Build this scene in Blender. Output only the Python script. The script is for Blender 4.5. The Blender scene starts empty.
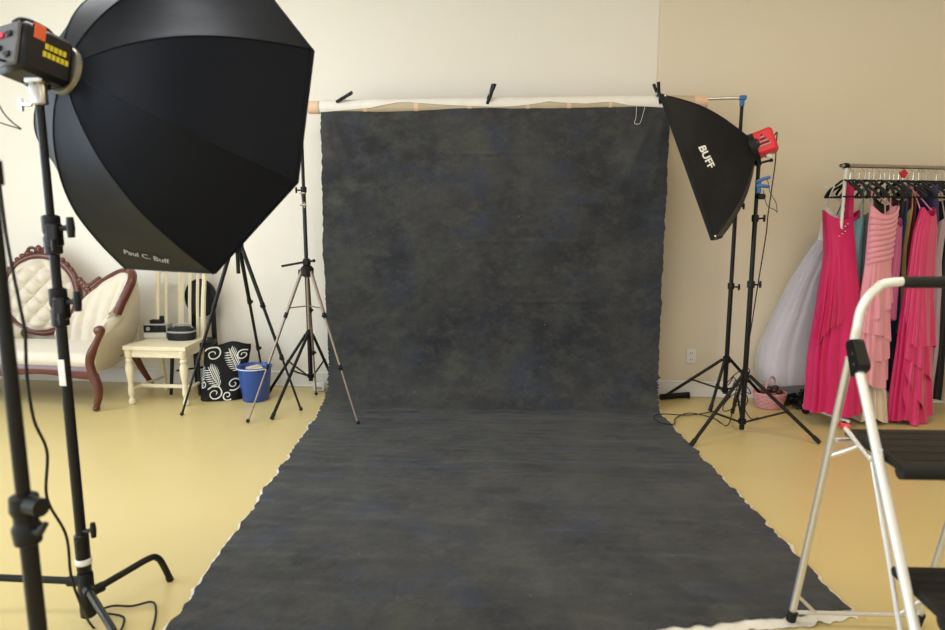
import bpy, math, random
from mathutils import Vector, Matrix, noise
random.seed(7)
S = bpy.context.scene
COL = S.collection
PI = math.pi
R = math.radians

# ------------------------------------------------------------------ camera
FPX, CAM_H, PITCH, YAW = 680.0, 1.48, math.atan(108 / 680), R(5.5)
FW = Vector((-math.sin(YAW) * math.cos(PITCH), math.cos(YAW) * math.cos(PITCH), -math.sin(PITCH)))
RT = Vector((math.cos(YAW), math.sin(YAW), 0))
UP = RT.cross(FW)
CAM = Vector((0, 0, CAM_H))
cd = bpy.data.cameras.new('camera')
cd.sensor_width = 36.0
cd.lens = FPX / 945 * 36
cd.clip_start = 0.05
cd.dof.use_dof = True
cd.dof.focus_distance = 4.9
cd.dof.aperture_fstop = 2.6
co = bpy.data.objects.new('camera', cd)
COL.objects.link(co)
M = Matrix((RT, UP, -FW)).transposed().to_4x4()
M.translation = CAM
co.matrix_world = M
S.camera = co

# ------------------------------------------------------------------ world, lights, exposure
W = bpy.data.worlds.new('sky')
S.world = W
W.use_nodes = True
bg = W.node_tree.nodes['Background']
bg.inputs['Color'].default_value = (0.82, 0.9, 1.0, 1)
bg.inputs['Strength'].default_value = 1.0
S.view_settings.view_transform = 'Standard'
S.view_settings.look = 'None'
S.view_settings.gamma = 1.0
S.view_settings.use_curve_mapping = False
S.view_settings.exposure = 0.1


def area(name, loc, target, sx, sy, power, color):
    l = bpy.data.lights.new(name, 'AREA')
    l.shape = 'RECTANGLE'
    l.size, l.size_y, l.energy, l.color = sx, sy, power, color
    o = bpy.data.objects.new(name, l)
    COL.objects.link(o)
    o.location = loc
    o.rotation_euler = (Vector(target) - Vector(loc)).to_track_quat('-Z', 'Y').to_euler()
    return o


# daylight falling through the windows of the left wall and of the street front behind the camera
area('daylight_side_window', (-5.50, 2.40, 1.75), (0, 2.40, 1.4), 2.3, 2.6, 100, (0.74, 0.86, 1.0))
area('daylight_side_window', (-5.50, -.60, 1.75), (0, -.60, 1.4), 2.3, 2.6, 92, (0.78, 0.88, 1.0))
area('daylight_front_window', (-2.3, -2.40, 1.75), (-2.3, 3, 1.4), 3.2, 2.3, 38, (0.86, 0.93, 1.0))
area('daylight_front_window', (2.0, -2.40, 1.75), (2.0, 3, 1.4), 3.2, 2.3, 22, (0.92, 0.95, 1.0))
ADDED_LAMPS = [(-2.0, .6, 26, (.95, .96, 1.0)), (-2.0, 3.0, 32, (.95, .96, 1.0)), (1.6, .6, 22, (1.0, .80, .55)), (1.6, 3.0, 22, (1.0, .80, .55))]  # unseen overhead lamps added for more top light, warmer on the right
for lx, ly, pw_, col_ in ADDED_LAMPS:
    area('added_top_light', (lx, ly, 3.40), (lx, ly, 0), 1.2, .32, pw_, col_)

# ------------------------------------------------------------------ pixel helpers (photo frame 945x630)
def ray(px, py): return FW * FPX + RT * (px - 472.5) - UP * (py - 315)
def PF(px, py, z=0.0):
    d = ray(px, py); return CAM + d * ((z - CAM_H) / d.z)
def PY(px, py, Y):
    d = ray(px, py); return CAM + d * (Y / d.y)
def PD(px, py, depth): return CAM + ray(px, py) * (depth / FPX)

# ------------------------------------------------------------------ materials
MATS = {}
def mat(name, col, rough=0.6, metal=0.0, var=0.0, vscale=6.0, bump=0.0, bscale=60.0, spec=0.5, sheen=0.0, coat=0.0, trans=0.0, alpha=1.0):
    if name in MATS: return MATS[name]
    m = bpy.data.materials.new(name); m.use_nodes = True
    nt = m.node_tree; b = nt.nodes['Principled BSDF']
    b.inputs['Base Color'].default_value = (*col, 1)
    b.inputs['Roughness'].default_value = rough
    b.inputs['Metallic'].default_value = metal
    b.inputs['Specular IOR Level'].default_value = spec
    b.inputs['Sheen Weight'].default_value = sheen
    b.inputs['Coat Weight'].default_value = coat
    b.inputs['Transmission Weight'].default_value = trans
    b.inputs['Alpha'].default_value = alpha
    tc = nt.nodes.new('ShaderNodeTexCoord')
    if var:
        n = nt.nodes.new('ShaderNodeTexNoise'); n.inputs['Scale'].default_value = vscale; n.inputs['Detail'].default_value = 4
        nt.links.new(tc.outputs['Object'], n.inputs['Vector'])
        mx = nt.nodes.new('ShaderNodeMix'); mx.data_type = 'RGBA'
        mx.inputs[6].default_value = (*[c * (1 - var) for c in col], 1)
        mx.inputs[7].default_value = (*[min(1, c * (1 + var)) for c in col], 1)
        nt.links.new(n.outputs['Fac'], mx.inputs[0]); nt.links.new(mx.outputs[2], b.inputs['Base Color'])
    if bump:
        n2 = nt.nodes.new('ShaderNodeTexNoise'); n2.inputs['Scale'].default_value = bscale; n2.inputs['Detail'].default_value = 5
        nt.links.new(tc.outputs['Object'], n2.inputs['Vector'])
        bp = nt.nodes.new('ShaderNodeBump'); bp.inputs['Strength'].default_value = bump; bp.inputs['Distance'].default_value = 0.01
        nt.links.new(n2.outputs['Fac'], bp.inputs['Height']); nt.links.new(bp.outputs['Normal'], b.inputs['Normal'])
    MATS[name] = m
    return m

def canvas_material():
    m = bpy.data.materials.new('painted_canvas'); m.use_nodes = True
    nt = m.node_tree; N = nt.nodes; L = nt.links; b = N['Principled BSDF']
    tc = N.new('ShaderNodeTexCoord')
    def nz(scale, det, rough=0.6, stretch=None, off=0.0):
        mp = N.new('ShaderNodeMapping'); mp.inputs['Location'].default_value = (off, off * 1.7, off * .3)
        if stretch: mp.inputs['Scale'].default_value = stretch
        L.new(tc.outputs['Object'], mp.inputs['Vector'])
        n = N.new('ShaderNodeTexNoise'); n.inputs['Scale'].default_value = scale; n.inputs['Detail'].default_value = det
        n.inputs['Roughness'].default_value = rough
        L.new(mp.outputs['Vector'], n.inputs['Vector']); return n.outputs['Fac']
    def ramp(fac, a, c):
        r = N.new('ShaderNodeMapRange'); r.inputs[1].default_value = a; r.inputs[2].default_value = c
        L.new(fac, r.inputs[0]); return r.outputs[0]
    def mix(f, c1, c2):
        x = N.new('ShaderNodeMix'); x.data_type = 'RGBA'
        L.new(f, x.inputs[0])
        for i, c in ((6, c1), (7, c2)):
            if isinstance(c, tuple): x.inputs[i].default_value = (*c, 1)
            else: L.new(c, x.inputs[i])
        return x.outputs[2]
    c = mix(ramp(nz(2.0, 8, .70), .36, .66), (0.021, 0.022, 0.026), (0.056, 0.057, 0.055))
    c = mix(ramp(nz(3.2, 7, .7, (1, 1, 1.2), 4), .52, .72), c, (0.029, 0.040, 0.072))
    c = mix(ramp(nz(2.6, 7, .7, (1, 1, 1.5), 9), .54, .74), c, (0.067, 0.071, 0.053))
    c = mix(ramp(nz(7, 9, .8, (.85, 1, 1.4), 2), .48, .78), c, (0.076, 0.075, 0.072))
    c = mix(ramp(nz(10, 8, .8, (1, 1, 1.1), 12), .54, .82), c, (0.016, 0.016, 0.018))
    c = mix(ramp(nz(40, 3, .5, None, 6), .74, .79), c, (0.18, 0.175, 0.16))
    L.new(c, b.inputs['Base Color'])
    b.inputs['Roughness'].default_value = 0.8
    b.inputs['Specular IOR Level'].default_value = 0.3
    b.inputs['Sheen Weight'].default_value = .13; b.inputs['Sheen Roughness'].default_value = .45
    bp = N.new('ShaderNodeBump'); bp.inputs['Strength'].default_value = .55; bp.inputs['Distance'].default_value = .016
    L.new(nz(14, 6, .65), bp.inputs['Height']); L.new(bp.outputs['Normal'], b.inputs['Normal'])
    return m

def floor_material():
    m = bpy.data.materials.new('yellow_vinyl'); m.use_nodes = True
    nt = m.node_tree; N = nt.nodes; L = nt.links; b = N['Principled BSDF']
    tc = N.new('ShaderNodeTexCoord')
    n = N.new('ShaderNodeTexNoise'); n.inputs['Scale'].default_value = 1.3; n.inputs['Detail'].default_value = 6
    L.new(tc.outputs['Object'], n.inputs['Vector'])
    x = N.new('ShaderNodeMix'); x.data_type = 'RGBA'
    x.inputs[6].default_value = (0.65, 0.52, 0.225, 1); x.inputs[7].default_value = (0.70, 0.57, 0.26, 1)
    L.new(n.outputs['Fac'], x.inputs[0]); L.new(x.outputs[2], b.inputs['Base Color'])
    r = N.new('ShaderNodeMapRange'); r.inputs[3].default_value = .22; r.inputs[4].default_value = .40
    n2 = N.new('ShaderNodeTexNoise'); n2.inputs['Scale'].default_value = 3.5; n2.inputs['Detail'].default_value = 7
    L.new(tc.outputs['Object'], n2.inputs['Vector']); L.new(n2.outputs['Fac'], r.inputs[0]); L.new(r.outputs[0], b.inputs['Roughness'])
    n3 = N.new('ShaderNodeTexNoise'); n3.inputs['Scale'].default_value = 9; n3.inputs['Detail'].default_value = 3
    L.new(tc.outputs['Object'], n3.inputs['Vector'])
    bp = N.new('ShaderNodeBump'); bp.inputs['Strength'].default_value = .12; bp.inputs['Distance'].default_value = .01
    L.new(n3.outputs['Fac'], bp.inputs['Height']); L.new(bp.outputs['Normal'], b.inputs['Normal'])
    return m

def tulle_material():
    m = bpy.data.materials.new('white_tulle'); m.use_nodes = True
    nt = m.node_tree; N = nt.nodes; L = nt.links
    b = N['Principled BSDF']; b.inputs['Base Color'].default_value = (.92, .90, .95, 1); b.inputs['Roughness'].default_value = .8
    t = N.new('ShaderNodeBsdfTransparent'); tl = N.new('ShaderNodeBsdfTranslucent'); tl.inputs['Color'].default_value = (.92, .90, .95, 1)
    a = N.new('ShaderNodeMixShader'); a.inputs[0].default_value = .45
    L.new(b.outputs[0], a.inputs[1]); L.new(tl.outputs[0], a.inputs[2])
    c = N.new('ShaderNodeMixShader'); c.inputs[0].default_value = .36
    L.new(t.outputs[0], c.inputs[1]); L.new(a.outputs[0], c.inputs[2])
    L.new(c.outputs[0], N['Material Output'].inputs['Surface'])
    return m

WALL = mat('cream_wall_paint', (0.84, 0.79, 0.695), .62, var=.02, vscale=.9, bump=.03, bscale=45)
CEIL = mat('ceiling_white', (0.82, 0.80, 0.74), .8, var=.02)
TRIM = mat('white_trim_paint', (0.84, 0.83, 0.80), .45, var=.02)
FLOOR = floor_material()
CANVAS = canvas_material()
RAWCANVAS = mat('raw_canvas', (0.84, 0.80, 0.72), .85, var=.08, vscale=12, bump=.3, bscale=80)
BLACKM = mat('black_painted_metal', (0.007, 0.007, 0.008), .36, var=.15, spec=.28)
BLACKP = mat('black_plastic', (0.008, 0.008, 0.009), .42, var=.12, spec=.26)
RUBBER = mat('black_rubber', (0.011, 0.011, 0.011), .6, var=.2, spec=.3)
STEEL = mat('brushed_steel', (0.62, 0.62, 0.63), .32, 1.0, var=.08, vscale=20)
CHROME = mat('chrome', (0.75, 0.75, 0.76), .18, 1.0, var=.05)
ALU = mat('aluminium', (0.78, 0.78, 0.78), .36, .75, var=.05, vscale=15)
BRONZE = mat('bronze_anodised', (0.30, 0.235, 0.19), .36, .8, var=.1)
CARD = mat('cardboard_tube', (0.55, 0.45, 0.31), .8, var=.1, vscale=9)
TAPE = mat('peach_masking_tape', (0.80, 0.55, 0.38), .7, var=.06)
BLUEP = mat('blue_plastic', (0.03, 0.15, 0.42), .4, var=.08)
BUCKET = mat('royal_blue_bucket', (0.028, 0.085, 0.36), .35, var=.06)
SOFTBLK = mat('black_nylon', (0.007, 0.0075, 0.010), .5, var=.25, vscale=8, bump=.35, bscale=18, spec=.2)
OCTBLK = mat('black_ripstop', (0.006, 0.0068, 0.011), .5, var=.15, vscale=6, bump=.12, bscale=14, spec=.14)
OCTBLK.node_tree.nodes['Principled BSDF'].inputs['Specular Tint'].default_value = (.78, .88, 1, 1)
WOOD = mat('mahogany', (0.105, 0.022, 0.012), .28, var=.45, vscale=14, coat=.15)
CREAMF = mat('cream_damask', (0.70, 0.63, 0.51), .7, var=.06, vscale=24, bump=.15, bscale=70, sheen=.2)
CREAMW = mat('cream_painted_wood', (0.78, 0.70, 0.50), .5, var=.12, vscale=20, bump=.15, bscale=40)
REDP = mat('red_plastic', (0.68, 0.028, 0.045), .38, var=.05)
WHITEP = mat('white_plastic', (0.82, 0.82, 0.80), .4, var=.03)
GREYP = mat('grey_plastic', (0.34, 0.34, 0.33), .45, var=.06)
DKGREY = mat('charcoal_velvet', (0.022, 0.026, 0.027), .8, var=.2, spec=.25)
STEP = mat('ribbed_black_tread', (0.010, 0.009, 0.009), .5, spec=.28, var=.2, bump=.25, bscale=120)
PRINTW = mat('white_print', (0.8, 0.8, 0.8), .6, var=.03)
YELLOW = mat('yellow_print', (0.75, 0.62, 0.02), .5, var=.08)
ORANGE = mat('orange_sticker', (0.85, 0.13, 0.03), .5, var=.05)

# ------------------------------------------------------------------ mesh builder
def pair(mb, name, m, parent, xc, **k):
    """a part and its mirror image, each a mesh of its own"""
    a = MB(); a.v = [Vector((2 * xc - p.x, p.y, p.z)) for p in mb.v]; a.f = [f[::-1] for f in mb.f]
    mb.build(name, m, parent, **k); a.build(name, m, parent, **k)
class MB:
    def __init__(self): self.v = []; self.f = []
    def add(self, vs, fs, mtx=None):
        o = len(self.v)
        self.v += [Vector(p) if mtx is None else mtx @ Vector(p) for p in vs]
        self.f += [tuple(i + o for i in f) for f in fs]
        return self
    def box(self, c, s, rot=None, bev=None):
        sx, sy, sz = s[0] / 2, s[1] / 2, s[2] / 2
        b = min(s) * .12 if bev is None else min(bev, min(s) * .45)
        vs = []; idx = {}
        for ix in (-1, 1):
            for iy in (-1, 1):
                for iz in (-1, 1):
                    for ax in range(3):
                        p = [ix * (sx - b), iy * (sy - b), iz * (sz - b)]
                        p[ax] = (ix * sx, iy * sy, iz * sz)[ax]
                        idx[(ix, iy, iz, ax)] = len(vs); vs.append(p)
        fs = []
        g = lambda i, j, k, a: idx[(i, j, k, a)]
        for d in (-1, 1):
            for ax in range(3):
                o = [(-1, -1), (1, -1), (1, 1), (-1, 1)]
                q = []
                for (p, r) in o:
                    t = [0, 0, 0]; t[ax] = d; t[(ax + 1) % 3] = p; t[(ax + 2) % 3] = r
                    q.append(g(*t, ax))
                fs.append(tuple(q if d > 0 else q[::-1]))
        for ax in range(3):
            a1, a2 = (ax + 1) % 3, (ax + 2) % 3
            for p in (-1, 1):
                for r in (-1, 1):
                    t0 = [0, 0, 0]; t0[a1] = p; t0[a2] = r
                    tl = list(t0); tl[ax] = -1; th = list(t0); th[ax] = 1
                    q = [g(*tl, a1), g(*th, a1), g(*th, a2), g(*tl, a2)]
                    fs.append(tuple(q if p * r < 0 else q[::-1]))
        for ix in (-1, 1):
            for iy in (-1, 1):
                for iz in (-1, 1):
                    q = [g(ix, iy, iz, a) for a in range(3)]
                    fs.append(tuple(q if ix * iy * iz > 0 else q[::-1]))
        m = Matrix.Translation(Vector(c))
        if rot is not None: m = m @ rot.to_4x4()
        return self.add(vs, fs, m)
    def tube(self, pts, r, n=10, cap=True, closed=False):
        pts = [Vector(p) for p in pts]; k = len(pts)
        rs = r if isinstance(r, (list, tuple)) else [r] * k
        T = []
        for i in range(k):
            if closed: t = pts[(i + 1) % k] - pts[i - 1]
            else: t = pts[min(i + 1, k - 1)] - pts[max(i - 1, 0)]
            T.append(t.normalized())
        a = Vector((0, 0, 1)) if abs(T[0].z) < .9 else Vector((1, 0, 0))
        u = T[0].cross(a).normalized()
        vs = []; fs = []
        for i in range(k):
            u = (u - T[i] * u.dot(T[i])).normalized(); w = T[i].cross(u)
            for j in range(n):
                an = 2 * PI * j / n
                vs.append(pts[i] + (u * math.cos(an) + w * math.sin(an)) * rs[i])
        for i in range(k if closed else k - 1):
            i2 = (i + 1) % k
            for j in range(n):
                fs.append((i * n + j, i * n + (j + 1) % n, i2 * n + (j + 1) % n, i2 * n + j))
        if cap and not closed:
            fs.append(tuple(range(n))[::-1]); fs.append(tuple((k - 1) * n + j for j in range(n)))
        return self.add(vs, fs)
    def cyl(self, p0, p1, r, n=12): return self.tube([p0, p1], r, n)
    def lathe(self, prof, n=20, mtx=None, ell=1.0):
        vs = []; fs = []; k = len(prof)
        for (r, z) in prof:
            for j in range(n):
                a = 2 * PI * j / n; vs.append((r * math.cos(a), r * math.sin(a) * ell, z))
        for i in range(k - 1):
            for j in range(n):
                fs.append((i * n + j, i * n + (j + 1) % n, (i + 1) * n + (j + 1) % n, (i + 1) * n + j))
        if prof[0][0] > 1e-6: fs.append(tuple(range(n))[::-1])
        if prof[-1][0] > 1e-6: fs.append(tuple((k - 1) * n + j for j in range(n)))
        return self.add(vs, fs, mtx)
    def ball(self, c, r, n=10, sc=(1, 1, 1)):
        m = Matrix.Translation(Vector(c)) @ Matrix.Diagonal((*sc, 1))
        return self.lathe([(max(1e-4, r * math.sin(PI * i / n)), -r * math.cos(PI * i / n)) for i in range(n + 1)], n + 2, m)
    def grid(self, fn, nu, nv, cu=False):
        vs = [fn(i / (nu if cu else nu - 1), j / (nv - 1)) for j in range(nv) for i in range(nu)]
        fs = []
        for j in range(nv - 1):
            for i in range(nu if cu else nu - 1):
                i2 = (i + 1) % nu
                fs.append((j * nu + i, j * nu + i2, (j + 1) * nu + i2, (j + 1) * nu + i))
        return self.add(vs, fs)
    def prism(self, poly, thick, mtx=None):
        n = len(poly)
        vs = [(x, y, -thick / 2) for x, y in poly] + [(x, y, thick / 2) for x, y in poly]
        fs = [tuple(range(n))[::-1], tuple(range(n, 2 * n))] + [(i, (i + 1) % n, n + (i + 1) % n, n + i) for i in range(n)]
        return self.add(vs, fs, mtx)
    def solid(self, t):
        """give the sheet collected so far a second side (offset along vertex normals)"""
        nrm = [Vector() for _ in self.v]
        for f in self.f:
            a, b, c = self.v[f[0]], self.v[f[1]], self.v[f[2]]
            q = (b - a).cross(c - a)
            for i in f: nrm[i] += q
        o = len(self.v)
        self.v += [p - (q.normalized() if q.length > 0 else q) * t for p, q in zip(self.v, nrm)]
        cnt = {}
        for f in self.f:
            for i in range(len(f)):
                e = (f[i], f[(i + 1) % len(f)]); cnt[tuple(sorted(e))] = cnt.get(tuple(sorted(e)), []) + [e]
        new = [tuple(i + o for i in f[::-1]) for f in self.f]
        for k, es in cnt.items():
            if len(es) == 1:
                a, b = es[0]; new.append((b, a, a + o, b + o))
        self.f += new
        return self
    def mirror(self, xc):
        o = len(self.v)
        self.v += [Vector((2 * xc - p.x, p.y, p.z)) for p in self.v]
        self.f += [tuple(i + o for i in f[::-1]) for f in self.f]
        return self
    def build(self, name, m, parent=None, base=None, smooth=True, ang=40, local=False):
        me = bpy.data.meshes.new(name)
        L = Vector((0, 0, 0))
        if base is not None: L = Vector(base)
        elif parent is not None and not local: L = root_loc(parent)
        me.from_pydata([tuple(p - L) for p in self.v], [], self.f)
        me.materials.append(m)
        if smooth:
            me.polygons.foreach_set('use_smooth', [True] * len(me.polygons))
            me.set_sharp_from_angle(angle=R(ang))
        me.update()
        o = bpy.data.objects.new(name, me)
        COL.objects.link(o)
        if parent is not None: o.parent = parent
        else: o.location = L
        return o

def root_loc(o):
    while o.parent is not None: o = o.parent
    return Vector(o.location)
def thing(name, label, cat, loc=(0, 0, 0), group=None, rz=0):
    o = bpy.data.objects.new(name, None); COL.objects.link(o)
    o.empty_display_size = .05
    o.location = loc; o.rotation_euler = (0, 0, rz)
    return tag(o, label, cat, group)
def tag(o, label, cat, group=None):
    o['label'] = label; o['category'] = cat
    if group: o['group'] = group
    return o
def struct(o): o['kind'] = 'structure'; return o
def cr(pts, k=8):
    """Catmull-Rom through the points"""
    P = [Vector(p) for p in pts]; P = [P[0] * 2 - P[1]] + P + [P[-1] * 2 - P[-2]]; out = []
    for i in range(1, len(P) - 2):
        a, b, c, d = P[i - 1:i + 3]
        for j in range(k):
            t = j / k
            out.append(.5 * ((2 * b) + (c - a) * t + (2 * a - 5 * b + 4 * c - d) * t * t + (3 * b - a - 3 * c + d) * t ** 3))
    return out + [P[-2]]
def frame(origin, z, x):
    """matrix with local z along z and local x as near x as it can be"""
    z = Vector(z).normalized(); x = Vector(x); x = (x - z * x.dot(z)).normalized(); y = z.cross(x)
    m = Matrix((x, y, z)).transposed().to_4x4(); m.translation = Vector(origin); return m
def interp(tab, t):
    for i in range(len(tab) - 1):
        if t <= tab[i + 1][0]:
            a, b = tab[i], tab[i + 1]; q = (t - a[0]) / max(1e-9, b[0] - a[0])
            return [p + (r - p) * q for p, r in zip(a[1:], b[1:])]
    return list(tab[-1][1:])
def sm(t): t = max(0, min(1, t)); return t * t * (3 - 2 * t)
def nz(x, y=0, z=0): return noise.noise(Vector((x, y, z)))
def text_mb(s, size, shear=0.0, bold=0.0):
    cu = bpy.data.curves.new('lettering', 'FONT'); cu.body = s; cu.size = size; cu.shear = shear; cu.offset = bold
    cu.align_x = 'CENTER'; cu.align_y = 'CENTER'; cu.resolution_u = 3
    o = bpy.data.objects.new('lettering', cu); COL.objects.link(o)
    dg = bpy.context.evaluated_depsgraph_get()
    me = bpy.data.meshes.new_from_object(o.evaluated_get(dg))
    mb = MB(); mb.v = [v.co.copy() for v in me.vertices]; mb.f = [tuple(p.vertices) for p in me.polygons]
    bpy.data.objects.remove(o); bpy.data.curves.remove(cu); bpy.data.meshes.remove(me)
    return mb

# ================================================================== ROOM
WY, XL, XR, YF, HC = 5.36, -5.6, 5.2, -2.6, 3.5
struct(MB().box(((XL + XR) / 2, (WY + YF) / 2, -.05), (XR - XL + .4, WY - YF + .4, .1), bev=.001).build('floor', FLOOR, smooth=False))
struct(MB().box(((XL + XR) / 2, (WY + YF) / 2, HC + .05), (XR - XL + .4, WY - YF + .4, .1), bev=.001).build('ceiling', CEIL, smooth=False))
seam_x = PY(658, 50, WY).x
wb = MB()
wb.box(((XL + seam_x) / 2, WY + .1, HC / 2), (seam_x - XL, .2, HC), bev=.002)
struct(wb.build('wall_back', WALL, smooth=False))
TANW = mat('tan_wall_paint', (0.77, 0.685, 0.535), .62, var=.02, vscale=.9, bump=.03, bscale=45)
struct(MB().box(((XR + seam_x) / 2, WY + .103, HC / 2), (XR - seam_x, .2, HC), bev=.001).build('wall_back_right', TANW, smooth=False))
struct(MB().box((XR + .1, (WY + YF) / 2, HC / 2), (.2, WY - YF, HC), bev=.001).build('wall_right', WALL, smooth=False))
def wall_with_openings(name, along, fixed, a0, a1, openings):
    """wall as blocks around its openings (each a0, a1, z0, z1)"""
    mb = MB(); edges = [a0]; 
    def blk(p, q, z0, z1):
        if q - p < .01 or z1 - z0 < .01: return
        c, s = (p + q) / 2, q - p
        if along == 'y': mb.box((fixed, c, (z0 + z1) / 2), (.2, s, z1 - z0), bev=.001)
        else: mb.box((c, fixed, (z0 + z1) / 2), (s, .2, z1 - z0), bev=.001)
    cur = a0
    for (p, q, z0, z1) in openings:
        blk(cur, p, 0, HC); blk(p, q, 0, z0); blk(p, q, z1, HC); cur = q
    blk(cur, a1, 0, HC)
    return struct(mb.build(name, WALL, smooth=False))
op_l = [(-1.8, .6, .40, 3.10), (1.2, 3.6, .40, 3.10)]
op_f = [(-3.95, -.65, .55, 2.95), (.35, 3.65, .55, 2.95)]
wall_with_openings('wall_left', 'y', XL - .1, YF, WY, op_l)
wall_with_openings('wall_front', 'x', YF - .1, XL, XR, op_f)
GLASS = mat('window_glass', (1, 1, 1), .02, trans=1.0, var=.001)
wi = 0
for along, fx, ops in (('y', XL - .1, op_l), ('x', YF - .1, op_f)):
    for (p, q, z0, z1) in ops:
        wi += 1
        def bb(c, s, z, sz, th=.07):
            return ((fx, c, z), (th, s, sz)) if along == 'y' else ((c, fx, z), (s, th, sz))
        w = MB()
        for a in (p + .03, q - .03): w.box(*bb(a, .06, (z0 + z1) / 2, z1 - z0))
        for z in (z0 + .03, z1 - .03): w.box(*bb((p + q) / 2, q - p, z, .06))
        wo = struct(w.build('window_%d' % wi, TRIM, smooth=False))
        k = 3
        for i in range(1, k):
            MB().box(*bb(p + (q - p) * i / k, .045, (z0 + z1) / 2, z1 - z0 - .1)).build('mullion', TRIM, wo, smooth=False)
        for i in range(k):
            MB().box(*bb(p + (q - p) * (i + .5) / k, (q - p) / k - .05, (z0 + z1) / 2, z1 - z0 - .12, .006), bev=.0005).build('pane', GLASS, wo, smooth=False)
for lx, ly, _p, _c in ADDED_LAMPS:  # housings made up for the added overhead lights, out of view
    t = thing('added_ceiling_lamp', 'added unseen ceiling lamp with white housing and frosted diffuser', 'lamp', (lx, ly, HC), 'added ceiling lamps')
    MB().box((lx, ly, HC - .03), (1.3, .38, .06), bev=.01).build('housing', TRIM, t)
    MB().box((lx, ly, HC - .065), (1.22, .33, .03), bev=.01).build('diffuser', mat('frosted_diffuser', (.9, .9, .88), .5, var=.01), t)
# baseboard with a small cap moulding
bbm = MB()
bbm.box(((XL + XR) / 2, WY - .009, .055), (XR - XL, .018, .11), bev=.003)
bbm.box(((XL + XR) / 2, WY - .011, .119), (XR - XL, .022, .018), bev=.006)
bbm.box(((XL + XR) / 2, WY - .014, .008), (XR - XL, .028, .016), bev=.006)
struct(bbm.build('baseboard_back', TRIM, smooth=False))

# ================================================================== BACKDROP
BY = 5.10                                   # plane of the cross tube
tubeL, tubeR = PY(309, 105, BY), PY(705, 99.5, BY)
TZ = (tubeL.z + tubeR.z) / 2
TZ -= .018
TR = .046
bd_l, bd_r = PY(325, 200, BY).x, PY(669, 115, BY).x
fl_far_l, fl_far_r = PF(320, 413), PF(660, 415)
fl_near_l, fl_near_r = Vector((-1.25, 1.78, 0)), PF(849, 611)
def canvas_point(u, s):
    """u across 0..1; s 0..1 hanging sheet, 1..2 bend, 2..3 floor"""
    if s <= 1:
        z = TZ - TR * .6 + (0.42 - TZ + TR * .6) * s
        xl = bd_l + (-.012) * sm(s * 1.4) + (fl_far_l.x - bd_l) * .45 * sm((s - .5) * 2); xr = bd_r + (fl_far_r.x - bd_r) * .6 * sm(s)
        y = BY - .030 - .05 * s
    else:
        q = min(1, s - 1); a = q * PI / 2
        yb, ye = BY - .08, fl_far_l.y + (fl_far_r.y - fl_far_l.y) * u
        z = .42 * (1 - math.sin(a)) ** 1.1
        y = yb + (ye - yb) * (1 - math.cos(a))
        xl = bd_l - .012 + (fl_far_l.x - bd_l) * (.45 + .55 * q); xr = bd_r + (fl_far_r.x - bd_r) * (.6 + .4 * q)
        if s > 2:
            t = s - 2
            xl = fl_far_l.x + (fl_near_l.x - fl_far_l.x) * t; xr = fl_far_r.x + (fl_near_r.x - fl_far_r.x) * t
            y0 = ye; y1 = fl_near_l.y + (fl_near_r.y - fl_near_l.y) * u + .035 * nz(u * 16, 4) + .02 * nz(u * 55, 7)
            y = y0 + (y1 - y0) * t; z = 0
    return xl, xr, y, z
def canvas_fn(u, s, extra_l=0.0, extra_r=0.0, jit=1.0):
    xl, xr, y, z = canvas_point(u, s)
    key = s * 2.4
    el = (nz(key * 8, 3.1) * .018 + nz(key * 26, 7.7) * .014 + nz(key * 70, 2.2) * .006) * jit
    er = (nz(key * 8, 13.1) * .018 + nz(key * 26, 17.7) * .014 + nz(key * 70, 12.2) * .006) * jit
    sc = 1.0 if s > 1.2 else .45
    xl += el * sc - extra_l; xr += er * sc + extra_r
    x = xl + (xr - xl) * u
    edge = 1 - min(1, min(u, 1 - u) / .10)
    if s <= 1:
        w = .013 * nz(x * 1.3, 4, z * .9) + .006 * nz(x * 4, 9, z * 2.2)
        w += .010 * sm(s * 4) * nz(x * 2.2 + z * 1.5, 2, 5) + .004 * nz(x * 1.2, 1, z * 11)
        for z0, xa, xb in ((1.86, -1.3, .1), (1.22, -.7, .6), (.78, -.4, .5), (1.5, -.2, .7)):
            zc = z0 + .012 * nz(x * 2.5, z0); w += .007 * math.exp(-((z - zc) / .011) ** 2) * sm((x - xa) * 4) * sm((xb - x) * 4)
        for x0, sl_ in ((bd_l + .05, .42), (bd_l + .02, .16), (bd_r - .06, -.45), (bd_r - .03, -.14)):
            dd = x - (x0 + sl_ * (TZ - z)); w += .014 * math.exp(-(dd / .035) ** 2) * sm((TZ - z) * 6) * sm(1.1 - (TZ - z) * 1.1)
        y -= w + .012 * edge * nz(z * 5, 31)
    elif s <= 2:
        q = s - 1
        w = .013 * nz(x * 1.3, 4, z * .9) + .006 * nz(x * 4, 9, z * 2.2) + .010 * nz(x * 2.2 + z * 1.5, 2, 5)
        y -= w * (1 - q); z += .012 * q * abs(nz(x * 3, y * 9)) * (1 - z)
    if s > 1.6:
        k = sm((s - 1.6) * 2.5)
        r = .011 * max(0, nz(x * .8 + 3, y * 6)) + .008 * abs(nz(x * 2.5, y * 14)) + .016 * edge * max(0, nz(y * 11 + (20 if u > .5 else 0), 5))
        z = z + k * r
    return Vector((x, y, z + .005))
bd = thing('painted_backdrop', 'dark grey mottled hand-painted canvas backdrop sweeping onto the floor', 'backdrop', (-.35, 4.7, 0))
NV = 480
def srow(v): return v * 3
cv = MB().grid(lambda u, v: canvas_fn(u, srow(v)), 130, NV).solid(.003)
cv.build('canvas', CANVAS, bd, ang=80)
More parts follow.
